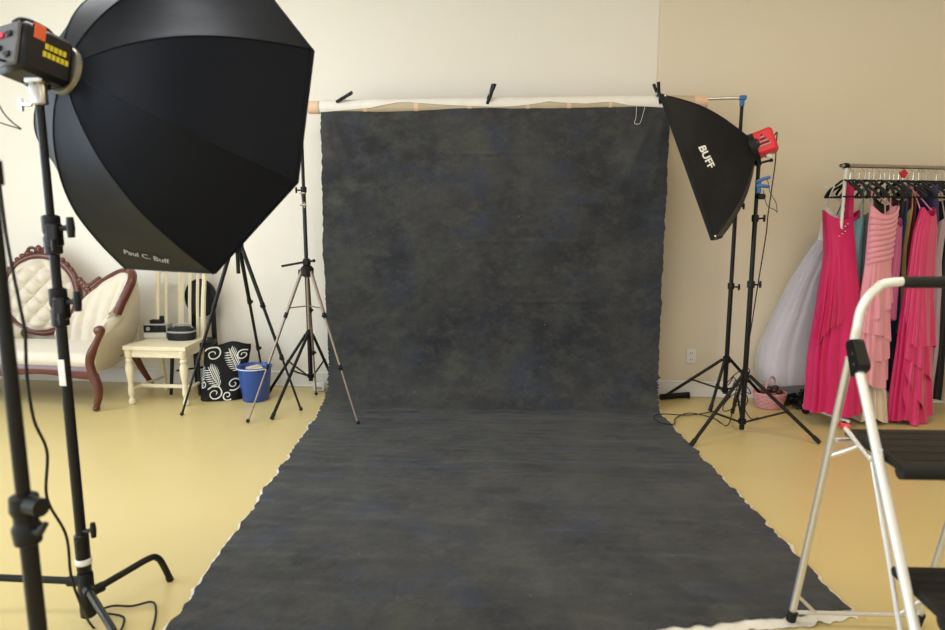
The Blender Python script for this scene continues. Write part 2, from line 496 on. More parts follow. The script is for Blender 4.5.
# unpainted border showing past the paint along the floor edges
for side in (0, 1):
    m = MB()
    def fb(u, v, side=side):
        s = 1.7 + 1.3 * v
        if side == 0: p = canvas_fn(0, s); dx = -1
        else: p = canvas_fn(1, s); dx = 1
        wd = max(-.004, .012 + .018 * nz(s * 17, 40 + side * 9) + .010 * nz(s * 60, 3 + side))
        return Vector((p.x + dx * (wd * u - .03 * (1 - u)), p.y, max(.0015, (p.z - .0045) * (1 - .6 * u))))
    m.grid(fb, 4, 420).build('unpainted_edge', RAWCANVAS, bd, ang=80)
m = MB()
def ff(u, v):
    p = canvas_fn(u, 3.0)
    wd = .055 + .05 * nz(u * 9, 3) + .035 * nz(u * 45, 8)
    return Vector((p.x + .01 * nz(u * 60, v), p.y - wd * v + .04 * (1 - v), .002 + .014 * abs(nz(u * 22, v * 2)) * v + (p.z - .008) * (1 - v)))
m.grid(ff, 200, 6).build('frayed_hem', RAWCANVAS, bd, ang=80)
# white canvas flap folded over the tube
m = MB()
fl_x0, fl_x1 = PY(321, 100, BY).x, PY(664, 100, BY).x
def flap(u, v):
    x = fl_x0 + (fl_x1 - fl_x0) * u
    px = 321 + 343 * u
    wav = interp([(321, 60), (345, 40), (375, 20), (395, -18), (402, -30), (415, -30), (440, -5), (465, 10), (500, 30), (520, 22), (545, -5), (552, -18), (562, -5), (590, 10), (612, -5), (630, 30), (664, 60)], px)[0]
    a0, a1 = R(170), R(-(wav) * .8)
    a = a0 + (a1 - a0) * v
    r = TR + .0045 + .0015 * nz(u * 30, v * 3) + .004 * max(0, nz(u * 14, 1)) * v
    return Vector((x, BY - math.cos(a) * r, TZ + math.sin(a) * r + .003 * nz(u * 9, 2)))
m.grid(flap, 160, 14).solid(.0015).build('raw_canvas_flap', RAWCANVAS, bd, ang=80)
th = [PY(641, 106, BY - .06), PY(640, 113, BY - .06), PY(637, 122, BY - .065), PY(635.5, 124.5, BY - .07), PY(634.5, 123, BY - .07), PY(635, 118, BY - .06), PY(638, 106, BY - .06)]
MB().tube(cr([PY(645, 106, BY - .07), PY(643, 114, BY - .075), PY(640, 123, BY - .08), PY(636, 124, BY - .08), PY(634.5, 122.5, BY - .08), PY(636, 117, BY - .08), PY(636.5, 106, BY - .07)]), .0014, 6).build('loose_thread', RAWCANVAS, bd)

ct = thing('cross_tube', 'long cardboard tube with masking tape bands carrying the backdrop', 'tube', (tubeL.x, BY, TZ))
m = MB().tube([(tubeL.x, BY, TZ), (tubeR.x, BY, TZ)], TR, 24, cap=True)
m.build('tube', CARD, ct)
for px, w in ((314, 5), (366, 2), (417, 2.2), (470, 2), (528, 2), (569, 2), (700, 6), (610, 1.5)):
    x = PY(px, 104, BY).x; hw = w / 133 / 1
    MB().tube([(x - hw, BY, TZ), (x + hw, BY, TZ)], TR + .0015, 24).build('tape_band', TAPE, ct)

def spring_clamp(p, lean, label, s=1.0):
    t = thing('spring_clamp', label, 'clamp', p, 'spring clamps on the backdrop tube')
    mt = Matrix.Translation(Vector(p)) @ Matrix.Rotation(lean, 4, 'Y') @ Matrix.Rotation(R(20), 4, 'Z')
    for q in (-1, 1):
        b = MB()
        pts = [(0, q * .003, -.035), (0, q * .016, -.012), (0, q * .010, .012), (0, q * .020, .045), (0, q * .024, .062)]
        b.tube([mt @ (Vector(x) * s) for x in cr(pts, 4)], [.0085 * s] * 17, 8)
        b.build('jaw', BLACKP, t)
        MB().box(mt @ Vector((0, q * .004 * s, -.040 * s)), (.016 * s, .007 * s, .014 * s), mt.to_3x3()).build('pad', RUBBER, t)
    MB().cyl(mt @ Vector((-.012 * s, 0, .008 * s)), mt @ Vector((.012 * s, 0, .008 * s)), .009 * s, 10).build('spring', STEEL, t)
    return t
spring_clamp(PY(490, 95.5, BY - .045), R(20), 'upright black spring clamp halfway along the backdrop tube', 1.35)
spring_clamp(PY(343, 98, BY - .05), R(62), 'black spring clamp lying over at the tube end beside the octagonal softbox', 1.25)
spring_clamp(PY(658.5, 95, BY - .045), R(-14), 'black spring clamp on the backdrop tube at the corner of the red-headed softbox', 1.35)

# ================================================================== STANDS
def knob(mb_parent, p, d, mat_=BLACKP, s=1.0):
    """T-shaped tightening knob standing off a collar"""
    p = Vector(p); d = Vector(d).normalized()
    mb = MB().cyl(p, p + d * .03 * s, .006 * s, 8)
    side = d.cross(Vector((0, 0, 1))).normalized() if abs(d.z) < .9 else Vector((1, 0, 0))
    q = p + d * .035 * s
    mb.tube([q - Vector((0, 0, 1)) * .022 * s, q, q + Vector((0, 0, 1)) * .022 * s], [.007 * s, .009 * s, .007 * s], 8)
    return mb.build('knob', mat_, mb_parent)
def light_stand(name, label, c, feet, collar_z, low_z, sections, rcol=.016, mt=BLACKM, brace_t=.5, group=None, kdir=(1, -.4, 0)):
    """column of telescoping sections with three braced legs; sections = [(z0,z1,r)...]"""
    t = thing(name, label, 'stand', (c[0], c[1], 0), group)
    C = Vector((c[0], c[1], 0))
    for (z0, z1, r) in sections:
        MB().cyl(C + Vector((0, 0, z0)), C + Vector((0, 0, z1)), r, 14).build('column', mt, t)
    for (z0, z1, r) in sections[:-1]:
        cl = MB().lathe([(r + .002, -.035), (r + .007, -.03), (r + .008, .005), (r + .004, .012)], 14, Matrix.Translation(C + Vector((0, 0, z1)))).build('collar', BLACKP, t)
        knob(cl, C + Vector((0, 0, z1 - .015)) + Vector(kdir).normalized() * (r + .004), kdir)
    MB().lathe([(rcol + .003, -.03), (rcol + .012, -.02), (rcol + .012, .02), (rcol + .003, .028)], 14, Matrix.Translation(C + Vector((0, 0, collar_z)))).build('leg_collar', BLACKP, t)
    MB().lathe([(rcol + .002, -.02), (rcol + .010, -.015), (rcol + .010, .015), (rcol + .002, .02)], 14, Matrix.Translation(C + Vector((0, 0, low_z)))).build('brace_collar', BLACKP, t)
    for f in feet:
        f = Vector((f[0], f[1], .012)); d = Vector((f.x - C.x, f.y - C.y, 0)).normalized()
        top = C + d * (rcol + .012) + Vector((0, 0, collar_z))
        lg = MB().cyl(top, f, .0115, 10).build('leg', mt, t)
        v = (f - top).normalized()
        MB().cyl(f - v * .045, f + v * .004, .0145, 10).build('rubber_foot', RUBBER, lg)
        mid = top.lerp(f, brace_t)
        MB().cyl(C + d * (rcol + .008) + Vector((0, 0, low_z)), mid, .007, 8).build('brace', mt, t)
        MB().ball(mid, .015, 6).build('rivet', BLACKP, t)
    return t
# right backdrop stand
rs = Vector((PY(741, 120, BY).x, BY))
light_stand('backdrop_stand', 'black backdrop stand with blue top joint standing behind the red-headed softbox', rs,
            [PF(661, 400)[:2], PF(768, 404)[:2], PF(710, 412)[:2]], .36, .13,
            [(.10, .92, .0165), (.92, 1.5, .0145), (1.5, TZ - .02, .012)], kdir=(1, -.5, 0))
jt = thing('crossbar', 'thin steel crossbar joining the cardboard tube to the blue-capped stand', 'crossbar', (tubeR.x, BY, TZ))
MB().cyl((tubeR.x - .1, BY, TZ + .020), (rs.x + .01, BY, TZ + .024), .011, 12).build('rod', STEEL, jt)
m = MB().box((rs.x + .003, BY, TZ + .024), (.05, .04, .034), bev=.008); m.cyl((rs.x, BY, TZ - .03), (rs.x, BY, TZ + .02), .017, 12)
m.build('end_joint', BLUEP, jt)
# left backdrop stand
lsx = PY(303.5, 190, 5.06)
ls = Vector((PY(309, 330, 5.06).x, 5.06))
light_stand('backdrop_stand', 'black backdrop stand between the blue bucket and the canvas', ls,
            [PF(272, 420)[:2], PF(268, 395)[:2], PF(338, 392)[:2]], .50, .17,
            [(.13, 1.0, .0175), (1.0, 1.62, .015), (1.62, TZ - .045, .0125)], kdir=(-1, -.3, 0), brace_t=.45)
jl = thing('crossbar', 'steel crossbar end on the stand behind the octagonal softbox', 'crossbar', (ls.x, 5.06, TZ))
MB().cyl((ls.x - .01, BY - .02, TZ - .004), (tubeL.x + .1, BY, TZ), .011, 12).build('rod', STEEL, jl)
MB().box((ls.x - .003, 5.07, TZ - .012), (.05, .045, .034), bev=.008).build('end_joint', BLUEP, jl)

# right light stand carrying the red strobe
rc = Vector((1.365, 4.50))
RSF = [PF(691, 447), PF(819, 444)]
third = Vector((rc.x * 3 - RSF[0].x - RSF[1].x, rc.y * 3 - RSF[0].y - RSF[1].y))
ring_r = Vector((1.318, 4.5, 1.844))
red_stand = light_stand('light_stand', 'black light stand with blue clamp under the red strobe head', rc,
            [RSF[0][:2], RSF[1][:2], (1.42, 4.92)], .39, .075,
            [(.02, 1.0, .0165), (1.0, 1.42, .0145), (1.42, 1.75, .012)], kdir=(1, -.3, .1), brace_t=.55)
bc = thing('blue_clamp', 'small blue spring clamp gripping the stand under the red strobe', 'clamp', (rc.x, rc.y, 1.62))
for q in (-1, 1):
    MB().tube(cr([(rc.x - .02, rc.y - .03, 1.62 + q * .012), (rc.x + .02, rc.y - .03, 1.63 + q * .02), (rc.x + .065, rc.y - .03, 1.635 + q * .03)], 4), [.011] * 8 + [.009], 8).build('jaw', BLUEP, bc)
MB().box((rc.x + .0, rc.y - .02, 1.60), (.032, .03, .075), bev=.006).build('grip', BLUEP, bc)
MB().box((rc.x + .02, rc.y - .02, 1.545), (.05, .04, .035), bev=.008).build('receiver', BLACKP, bc)

# ------------------------------------------------ red strobe + rectangular softbox
Bm = Matrix(((-.886, .343, .311), (.28, -.136, .95), (-.369, -.929, -.025)))
A, E1, E2 = Bm.col[0].normalized(), Bm.col[1].normalized(), Bm.col[2].normalized()
dep, h1, h2 = .365, .455, .37
def sbx(i, w, t):
    """point on panel i of the softbox; w -1..1 across the panel, t 0 ring .. 1 rim"""
    c1 = [(-1, -1), (1, -1), (1, 1), (-1, 1)]
    a, b = c1[i], c1[(i + 1) % 4]
    ca, cb = Vector(a), Vector(b)
    k = (w + 1) / 2
    corner = ca.lerp(cb, k)
    bow = math.sin(PI * t) * .045
    e1 = corner.x * (.06 + (h1 - .06) * t); e2 = corner.y * (.06 + (h2 - .06) * t)
    sag = (1 - w * w) * .035 * math.sin(PI * min(1, t * 1.02))
    p = ring_r + A * (dep * t) + E1 * e1 + E2 * e2
    out = (E1 * corner.x + E2 * corner.y).normalized()
    p = p + (out * .8 - A * .6) * bow - out * sag
    p = p + out * .006 * nz(p.x * 9, p.y * 9, p.z * 9)
    return p
sb = thing('rectangular_softbox', 'black rectangular softbox with white lettering on the red strobe', 'softbox', ring_r)
for i in range(4):
    MB().grid(lambda u, v, i=i: sbx(i, u * 2 - 1, v), 17, 17).solid(.003).build('side_panel', SOFTBLK, sb, ang=60)
lip = MB()
def lipf(u, v):
    k = (u * 4) % 4; i = int(k) % 4; p = sbx(i, (k - i) * 2 - 1, 1.0)
    return p + A * (v * .024 - .008) + (p - (ring_r + A * dep)).normalized() * (.005 + .003 * math.sin(u * 90))
lip.grid(lipf, 96, 4, cu=True).solid(.004).build('rim_lip', SOFTBLK, sb, ang=70)
dfz = MB()
dfz.grid(lambda u, v: ring_r + A * (dep + .012) + E1 * (h1 - .01) * (2 * u - 1) + E2 * (h2 - .01) * (2 * v - 1), 9, 9).build('diffuser', mat('white_diffuser', (.82, .82, .82), .8, var=.02), sb)
MB().lathe([(.055, -.03), (.085, -.028), (.088, .01), (.07, .02)], 20, frame(ring_r, A, E1)).build('speed_ring', BLACKP, sb)
for i in range(4):
    MB().tube([sbx(i, -1, t / 10) + (sbx(i, -1, t / 10) - ring_r - A * dep * t / 10).normalized() * .002 for t in range(11)], .005, 6).build('seam', BLACKP, sb)
    p = sbx(i, -1, .97); MB().ball(p, .009, 6).build('stud', CHROME, sb)
# which panel faces the camera (E2 = -1 side is nearest)
tx = text_mb('BUFF', .066, 0, .0022)
pc = None; best = 1e9
def pix(p):
    d = p - CAM; z = d.dot(FW); return 472.5 + FPX * d.dot(RT) / z, 315 - FPX * d.dot(UP) / z
for wi_ in range(81):
    for ti in range(81):
        p = sbx(0, -1 + wi_ / 40, ti / 80); q = pix(p); e = (q[0] - 706) ** 2 + (q[1] - 158) ** 2
        if e < best: best = e; pc = (-1 + wi_ / 40, ti / 80)
def patch(fn, w0, t0):
    """tangent frame of a panel: origin, unit axes along w and t, outward normal"""
    o = fn(w0, t0); dw = fn(w0 + .05, t0) - fn(w0 - .05, t0); dt = fn(w0, t0 + .03) - fn(w0, t0 - .03)
    return o, dw / .1, dt / .06
def letter_on(tx, fn, w0, t0, dirpx, lift, flip=1):
    """lay flat lettering on a curved panel, reading along the picture direction dirpx at that place"""
    o, dw, dt = patch(fn, w0, t0)
    n = dw.cross(dt).normalized()
    if n.dot(CAM - o) < 0: n = -n
    x = (RT * dirpx[0] - UP * dirpx[1]); x = (x - n * x.dot(n)).normalized(); y = n.cross(x)
    G = ((dw.dot(dw), dw.dot(dt)), (dw.dot(dt), dt.dot(dt))); det = G[0][0] * G[1][1] - G[0][1] ** 2
    mb = MB(); mb.f = list(tx.f)
    for p in tx.v:
        d = x * p.x + y * p.y
        a, b = d.dot(dw), d.dot(dt)
        w = (a * G[1][1] - b * G[0][1]) / det; t = (b * G[0][0] - a * G[0][1]) / det
        mb.v.append(fn(w0 + w, t0 + t) + n * lift)
    return mb
letter_on(tx, lambda w, t: sbx(0, w, t), pc[0], pc[1], (11, 21), .006).build('lettering', PRINTW, sb, smooth=False)

st = thing('red_strobe', 'red studio strobe head with black vents behind the rectangular softbox', 'strobe', ring_r - A * .1)
sx_ = (RT * .25 + UP * .97)
fr = frame(ring_r - A * .075, -A, UP)
m = MB().box((0, 0, 0), (.15, .115, .13), bev=.016)
mb2 = MB().add(m.v, m.f, fr); mb2.build('body', REDP, st)
cyl = MB().lathe([(.062, -.03), (.066, -.025), (.066, .02), (.06, .03)], 20, fr @ Matrix.Translation((0, 0, -.055))); cyl.build('front_collar', BLACKP, st)
# triangular vent on the side that faces the camera
nside = fr.to_3x3() @ Vector((0, 1, 0)); sgn = 1 if nside.dot(CAM - ring_r) > 0 else -1
for row in range(6):
    hw = .006 + .006 * row
    MB().add(*[(lambda b: (b.v, b.f))(MB().box((.040 - row * .013, sgn * .0585, -.002), (.007, .004, hw * 2), bev=.001))][0], fr).build('vent_slot', GREYP if row % 2 else BLACKP, st)
nb = fr @ Vector((-.105, 0, .02))
MB().box(fr @ Vector((-.085, 0, .0)), (.04, .04, .03), bev=.008).build('tilt_bracket', WHITEP, st)
MB().cyl((rc.x, rc.y, 1.735), (rc.x - .01, rc.y, 1.775), .02, 12).build('mount', BLACKP, st)
kn = MB().cyl((rc.x, rc.y - .02, 1.75), (rc.x + .06, rc.y - .03, 1.765), .007, 8); kn.ball((rc.x + .065, rc.y - .03, 1.766), .012, 6); kn.build('tilt_knob', BLACKP, st)
bk = fr @ Vector((.02, 0, .085))
cable = [fr @ Vector((.02, 0, .065)), fr @ Vector((.03, 0, .085)), PY(776, 146, 4.5), PY(775, 165, 4.5), PY(768, 215, 4.5), PY(766, 235, 4.5), PY(757, 290, 4.5), PY(750, 335, 4.5), PY(744, 365, 4.48), PY(735, 395, 4.45), PF(728, 425, .02), PF(713, 418, .012), PF(690, 413, .012), PF(676, 418, .012), PF(674, 424, .012), PF(662, 423, .03), PF(654, 418, .03), PF(660, 414, .03), PF(690, 415, .012), PF(716, 411, .012)]
tag(MB().tube(cr(cable, 8), .0038, 6).build('strobe_cable', RUBBER, base=PF(690, 413)), 'black power cord from the red strobe down to the floor and canvas edge', 'cord')
tag(MB().tube(cr([PY(763, 190, 4.49), PY(767, 205, 4.48), PY(775, 210, 4.48), PY(777, 212, 4.48), PY(776, 203, 4.47), PY(770, 192, 4.47), PY(768, 182, 4.47), PY(766, 178, 4.47)]), .0022, 6).build('sync_cord', RUBBER, base=PY(763, 190, 4.49)), 'thin dark sync cord looping below the blue clamp', 'cord')
# cords coiled around the stand feet
m = MB()
pts = [Vector((rc.x + .03 + .07 * math.cos(a * .9) + .02 * math.sin(a * 2.1), rc.y + .05 * math.sin(a * .9) + .25, .33 - .012 * a + .05 * math.sin(a * 1.7))) for a in [i * .45 for i in range(44)]]
pts += [Vector((rc.x + .12, rc.y + .22, .03)), Vector((rc.x + .2, rc.y + .3, .012))]
tag(MB().tube(cr(pts, 3), .0035, 6).build('coiled_cord', RUBBER, base=(rc.x, rc.y + .2, 0)), 'bundle of black cord hung around the stand legs beneath the red strobe', 'cord')
pr = PF(663, 400); p2 = PF(688, 398)
rod = thing('floor_pipe', 'short black padded pipe lying by the canvas on the baseboard side', 'pipe', (pr.x, pr.y, 0))
MB().cyl((pr.x - .02, pr.y, .024), (p2.x - .02, p2.y, .024), .022, 14).build('pipe', RUBBER, rod)
MB().cyl((p2.x - .02, p2.y, .024), (p2.x + .01, p2.y, .024), .024, 14).build('cap', BLACKP, rod)

# wall outlet
ot = PY(691, 356, WY)
o = thing('wall_outlet', 'white duplex power outlet on the cream wall beside the backdrop', 'outlet', (ot.x, WY, ot.z))
MB().box((ot.x, WY - .004, ot.z), (.072, .008, .116), bev=.003).build('cover_plate', WHITEP, o)
for q in (-1, 1):
    so = MB().box((ot.x, WY - .009, ot.z + q * .026), (.034, .006, .03), bev=.002).build('socket', TRIM, o)
    for k in (-1, 1): MB().box((ot.x + k * .007, WY - .0125, ot.z + q * .026), (.004, .002, .012), bev=.0005).build('slot', BLACKP, so)

# ================================================================== LEFT C-STAND, STROBE, OCTABOX
cc = Vector((-1.586, 2.10))
cs = thing('c_stand', 'black C-stand with curved turtle legs holding the octagonal softbox', 'stand', (cc.x, cc.y, 0))
C3 = Vector((cc.x, cc.y, 0))
for z0, z1, r in ((.10, 1.17, .0175), (1.17, 1.41, .0155), (1.41, 1.83, .013)):
    MB().cyl(C3 + Vector((0, 0, z0)), C3 + Vector((0, 0, z1)), r, 16).build('column', BLACKM, cs)
for z in (1.17, 1.41):
    cl = MB().lathe([(.018, -.085), (.027, -.08), (.028, -.03), (.024, -.02), (.028, -.01), (.028, .04), (.018, .045)], 16, Matrix.Translation(C3 + Vector((0, 0, z)))).build('collar', BLACKP, cs)
    m = MB().box(C3 + Vector((.024, -.02, z - .02)), (.04, .04, .075), bev=.006); m.build('clamp_block', BLACKP, cs)
    knob(cl, C3 + Vector((.035, -.02, z + .0)), (1, -.15, .1), BLACKP, 1.5)
    knob(cl, C3 + Vector((.035, -.03, z - .05)), (.3, -1, 0), BLACKP, .8)
MB().lathe([(.019, .20), (.024, .21), (.0245, .34), (.019, .345)], 16, Matrix.Translation(C3)).build('base_sleeve', BLACKM, cs)
MB().lathe([(.0255, .232), (.0275, .236), (.0275, .25), (.0255, .254)], 16, Matrix.Translation(C3)).build('tie_wrap', WHITEP, cs)
MB().lathe([(.021, .03), (.027, .035), (.027, .19), (.024, .20)], 16, Matrix.Translation(C3)).build('leg_hub', BLACKM, cs)
knob(cs, C3 + Vector((.02, -.01, .36)), (1, -.2, .25), BLACKP, 1.2)
foot = PF(170, 581)
d1 = Vector((foot.x - cc.x, foot.y - cc.y, 0)); Lg = d1.length; d1.normalize()
def c_leg(d, z, L):
    pts = [C3 + d * .02 + Vector((0, 0, z)), C3 + d * (L * .45) + Vector((0, 0, z + .012)), C3 + d * (L * .76) + Vector((0, 0, z + .02)), C3 + d * (L * .86) + Vector((0, 0, z + .005)), C3 + d * (L * .92) + Vector((0, 0, z - .03)), C3 + d * L + Vector((0, 0, .012))]
    lg = MB().tube(cr(pts, 6), .0125, 12).build('leg', BLACKM, cs)
    MB().cyl(C3 + d * (L - .004) + Vector((0, 0, .02)), C3 + d * (L + .002) + Vector((0, 0, .003)), .014, 12).build('rubber_foot', RUBBER, lg)
    MB().cyl(C3 + d * .015 + Vector((0, 0, z)), C3 + d * .06 + Vector((0, 0, z)), .018, 12).build('leg_joint', BLACKP, cs)
c_leg(d1, .115, Lg)
c_leg(Vector((-1, -.12, 0)).normalized(), .165, .5)
c_leg(Vector((.72, -.69, 0)).normalized(), .145, .5)
m = MB().lathe([(.02, -.04), (.026, -.035), (.026, .02), (.02, .03)], 14, Matrix.Translation(C3 + Vector((0, 0, 1.84)))); m.build('top_receiver', STEEL, cs)
knob(cs, C3 + Vector((-.024, -.005, 1.80)), (-1, -.2, 0), CHROME, .9)
MB().box(C3 + Vector((0, -.0178, .93)), (.024, .002, .09), bev=.0005).build('paper_label', PRINTW, cs, smooth=False)

OC = Vector((-1.395, 2.668, 1.804)); OR_, OD = .640, .50
Ou, Ov, On = Vector((.896, -.24, .374)), Vector((.281, -.344, -.896)), Vector((.344, .908, -.241))
ringo = OC - On * OD
def octp(k, w, t):
    """panel between rim corner k and k+1, w 0..1, t 0 ring..1 rim"""
    def ribpt(kk, t):
        a = kk * PI / 4; o = Ou * math.cos(a) + Ov * math.sin(a)
        r = .085 + (OR_ - .085) * t; s = OD * t
        bow = .095 * math.sin(PI * t ** .85)
        return ringo + On * (s - bow * .72) + o * (r + bow * .70)
    p = ribpt(k, t).lerp(ribpt(k + 1, t), w)
    a = (k + .5) * PI / 4; o = Ou * math.cos(a) + Ov * math.sin(a)
    return p - o * (4 * w * (1 - w)) * .012 * math.sin(PI * t) + o * .004 * nz(p.x * 7, p.y * 7, p.z * 7) * math.sin(PI * t)
ob = thing('octagonal_softbox', 'large black octagonal softbox with grey script logo on its underside panel', 'softbox', ringo)
for k in range(8):
    MB().grid(lambda u, v, k=k: octp(k, u, v), 10, 22).solid(.003).build('panel', OCTBLK, ob, ang=60)
    MB().tube([octp(k, 0, t / 16) for t in range(17)], .0035, 6).build('seam', OCTBLK, ob)
def olip(u, v):
    k = (u * 8) % 8; i = int(k); p = octp(i, k - i, 1.0)
    return p + On * (v * .022 - .010) + (p - OC).normalized() * -.002
MB().grid(olip, 96, 3, cu=True).solid(.004).build('rim_lip', OCTBLK, ob, ang=60)
rim = [octp(k, 0, 1.0) - (octp(k, 0, 1.0) - OC).normalized() * .006 + On * .015 for k in range(8)]
MB().add([OC + On * .015] + rim, [(0, i + 1, (i + 1) % 8 + 1) for i in range(8)]).build('diffuser', mat('white_diffuser', (.82, .82, .82), .8), ob)
MB().lathe([(.06, -.018), (.078, -.016), (.082, .004), (.07, .010)], 24, frame(ringo, On, Ou)).build('speed_ring', mat('pale_steel', (.32, .30, .25), .4, .6, var=.05), ob)
best = 1e9
for wi_ in range(41):
    for ti in range(41):
        q = pix(octp(2, wi_ / 40, ti / 40)); e = (q[0] - 145) ** 2 + (q[1] - 254) ** 2
        if e < best: best = e; po = (wi_ / 40, ti / 40)
letter_on(text_mb('Paul C. Buff', .044, .45, .0004), lambda w, t: octp(2, w, t), po[0], po[1], (1, -.16), .005).build('lettering', mat('grey_print', (.42, .42, .44), .5, var=.03), ob, smooth=False)

# strobe: box along -On behind the ring
fs = frame(ringo - On * .02, -On, UP)
bs = thing('black_strobe', 'black studio strobe head with orange sticker and yellow lettering', 'strobe', ringo - On * .14)
SL = .165
def inst(mb, mtx): return MB().add(mb.v, mb.f, mtx)
inst(MB().box((0, 0, SL / 2), (.155, .14, SL), bev=.016), fs).build('body', BLACKP, bs)
inst(MB().box((0, 0, SL + .004), (.135, .12, .012), bev=.004), fs).build('back_panel', mat('dark_panel', (.09, .09, .10), .4, var=.1), bs)
for i, (a, b) in enumerate(((.03, .02), (.03, -.02), (-.01, .025), (-.035, -.02))):
    inst(MB().box((a, b, SL + .013), (.018, .03, .008), bev=.003), fs).build('switch', BLACKP if i else REDP, bs)
inst(MB().tube(cr([(.077, 0, .03), (.098, 0, .05), (.102, 0, .09), (.098, 0, .13), (.077, 0, .15)], 5), .013, 10), fs).build('carry_handle', BLACKP, bs)
ns = fs.to_3x3() @ Vector((0, 1, 0)); sg = 1 if ns.dot(CAM - ringo) > 0 else -1
inst(MB().box((.054, sg * .0705, SL * .70), (.045, .0025, .035), bev=.0008), fs).build('sticker', ORANGE, bs, smooth=False)
inst(MB().box((.0785, sg * .05, SL * .70), (.0025, .036, .035), bev=.0008), fs).build('sticker', ORANGE, bs, smooth=False)
for row, (n, x0) in enumerate(((5, .30), (6, .24))):
    for i in range(n):
        inst(MB().box((.020 - row * .026, sg * .071, SL * (.55 - .085 * i + .03 * row)), (.018, .002, .011), bev=.0005), fs).build('yellow_mark', YELLOW, bs, smooth=False)
yk = MB().box(C3 + Vector((0, .01, 1.875)), (.06, .07, .02), bev=.005)
yk.build('tilt_yoke', STEEL, bs)
inst(MB().box((-.083, 0, SL * .40), (.02, .05, .06), bev=.004), fs).build('mount_block', BLACKP, bs)

# second stand at the picture's left edge (only its lower sections reach the view)
e0 = PD(13, 400, 1.42)
t2 = thing('light_stand', 'black light stand with two knobs standing beside the C-stand', 'stand', (e0.x, e0.y, 0))
E3 = Vector((e0.x, e0.y, 0))
for z0, z1, r in ((.06, .81, .0178), (.81, 1.55, .0145)):
    MB().cyl(E3 + Vector((0, 0, z0)), E3 + Vector((0, 0, z1)), r, 16).build('column', BLACKM, t2)
cl = MB().lathe([(.02, -.05), (.027, -.045), (.03, -.01), (.024, 0), (.024, .015), (.030, .03), (.028, .06), (.018, .065)], 16, Matrix.Translation(E3 + Vector((0, 0, .81)))).build('collar', BLACKP, t2)
m = MB().cyl(E3 + Vector((.02, -.01, .855)), E3 + Vector((.055, -.02, .855)), .02, 14); m.build('round_knob', BLACKP, t2)
m = MB().tube([E3 + Vector((.02, -.01, .795)), E3 + Vector((.045, -.02, .80)), E3 + Vector((.065, -.025, .822))], [.008, .009, .006], 8); m.build('lever', BLACKP, t2)
MB().lathe([(.018, -.03), (.026, -.025), (.026, .02), (.018, .025)], 14, Matrix.Translation(E3 + Vector((0, 0, 1.55)))).build('collar', BLACKP, t2)
for a in (-150, -20, 95):
    d = Vector((math.cos(R(a)), math.sin(R(a)), 0))
    lg = MB().cyl(E3 + d * .03 + Vector((0, 0, .42)), E3 + d * .42 + Vector((0, 0, .012)), .011, 10).build('leg', BLACKM, t2)
    MB().cyl(E3 + d * .22 + Vector((0, 0, .21)), E3 + d * .02 + Vector((0, 0, .12)), .007, 8).build('brace', BLACKM, t2)
MB().lathe([(.018, .39), (.03, .40), (.03, .44), (.018, .45)], 14, Matrix.Translation(E3)).build('leg_collar', BLACKP, t2)
# cord that hangs from the strobe past the C-stand to the floor
cp = [fs @ Vector((-.05, 0, SL)), PD(-22, 60, 1.9), PD(-4, 160, 1.8), PD(7, 240, 1.75), PD(20, 306, 1.75), PD(25, 334, 1.77), PD(27, 377, 1.8), PD(34, 420, 1.85), PD(47, 452, 1.9), PD(47, 498, 1.95), PD(66, 535, 2.0), PD(71, 575, 2.05), PD(80, 602, 2.1), PF(92, 626, .012), PF(112, 640, .012), PF(124, 618, .012), PF(100, 612, .012), PF(112, 606, .012), PF(132, 606, .012), PF(152, 602, .012), PF(156, 612, .012), PF(152, 632, .012), PF(146, 650, .012)]
tag(MB().tube(cr(cp, 8), .0042, 8).build('strobe_cable', RUBBER, base=PF(112, 640)), 'black power cord hanging from the black strobe to the feet of the C-stand', 'cord')
tag(MB().tube(cr([PD(-6, 95, 2.1), PD(3, 112, 2.1), PD(12, 122, 2.1), PD(21, 129, 2.1), PD(14, 127, 2.1), PD(4, 124, 2.1), PD(-8, 120, 2.1)]), .0022, 6).build('sync_cord', RUBBER, base=PD(0, 120, 2.1)), 'thin sync cord hanging below the black strobe head', 'cord')

# ================================================================== SETTEE
SX = -4.045
so = thing('settee', 'cream tufted settee with carved mahogany frame and oval medallion back', 'settee', (SX, 4.9, 0))
OVZ, ovr, ovh = .775, .325, .315
def lean(z): return 5.17 + (z - .45) * .10
def oval(a, k=1.0): 
    z = OVZ + ovh * k * math.sin(a); return Vector((SX + ovr * k * math.cos(a), lean(z), z))
MB().tube([oval(2 * PI * i / 56) + Vector((0, -.035, 0)) for i in range(56)], .028, 12, closed=True).build('medallion_frame', WOOD, so)
MB().tube([oval(2 * PI * i / 56, .955) + Vector((0, -.052, 0)) for i in range(56)], .014, 8, closed=True).build('medallion_bead', WOOD, so)
GX, GZ = .082, .078
def tuft(x, z):
    """diamond tufting: 0 at a button, 1 between"""
    a, b = (x / GX + z / GZ) / 2, (x / GX - z / GZ) / 2
    fa, fb = abs(a - round(a)), abs(b - round(b))
    return (math.sin(PI * fa) * math.sin(PI * fb)) ** .5 * .8 + .2 * min(1, math.hypot(fa, fb) * 2.5)
def med(u, v):
    a = u * 2 * PI; r = v
    x, z = ovr * .96 * r * math.cos(a), ovh * .96 * r * math.sin(a)
    d = .075 * math.sqrt(max(0, 1 - r * r)) + .06 * tuft(x, z) * min(1, (1 - r) * 5)
    return Vector((SX + x, lean(OVZ + z) - .03 - d, OVZ + z))
mu = MB().grid(med, 120, 60, cu=True).build('medallion_upholstery', CREAMF, so, ang=80)
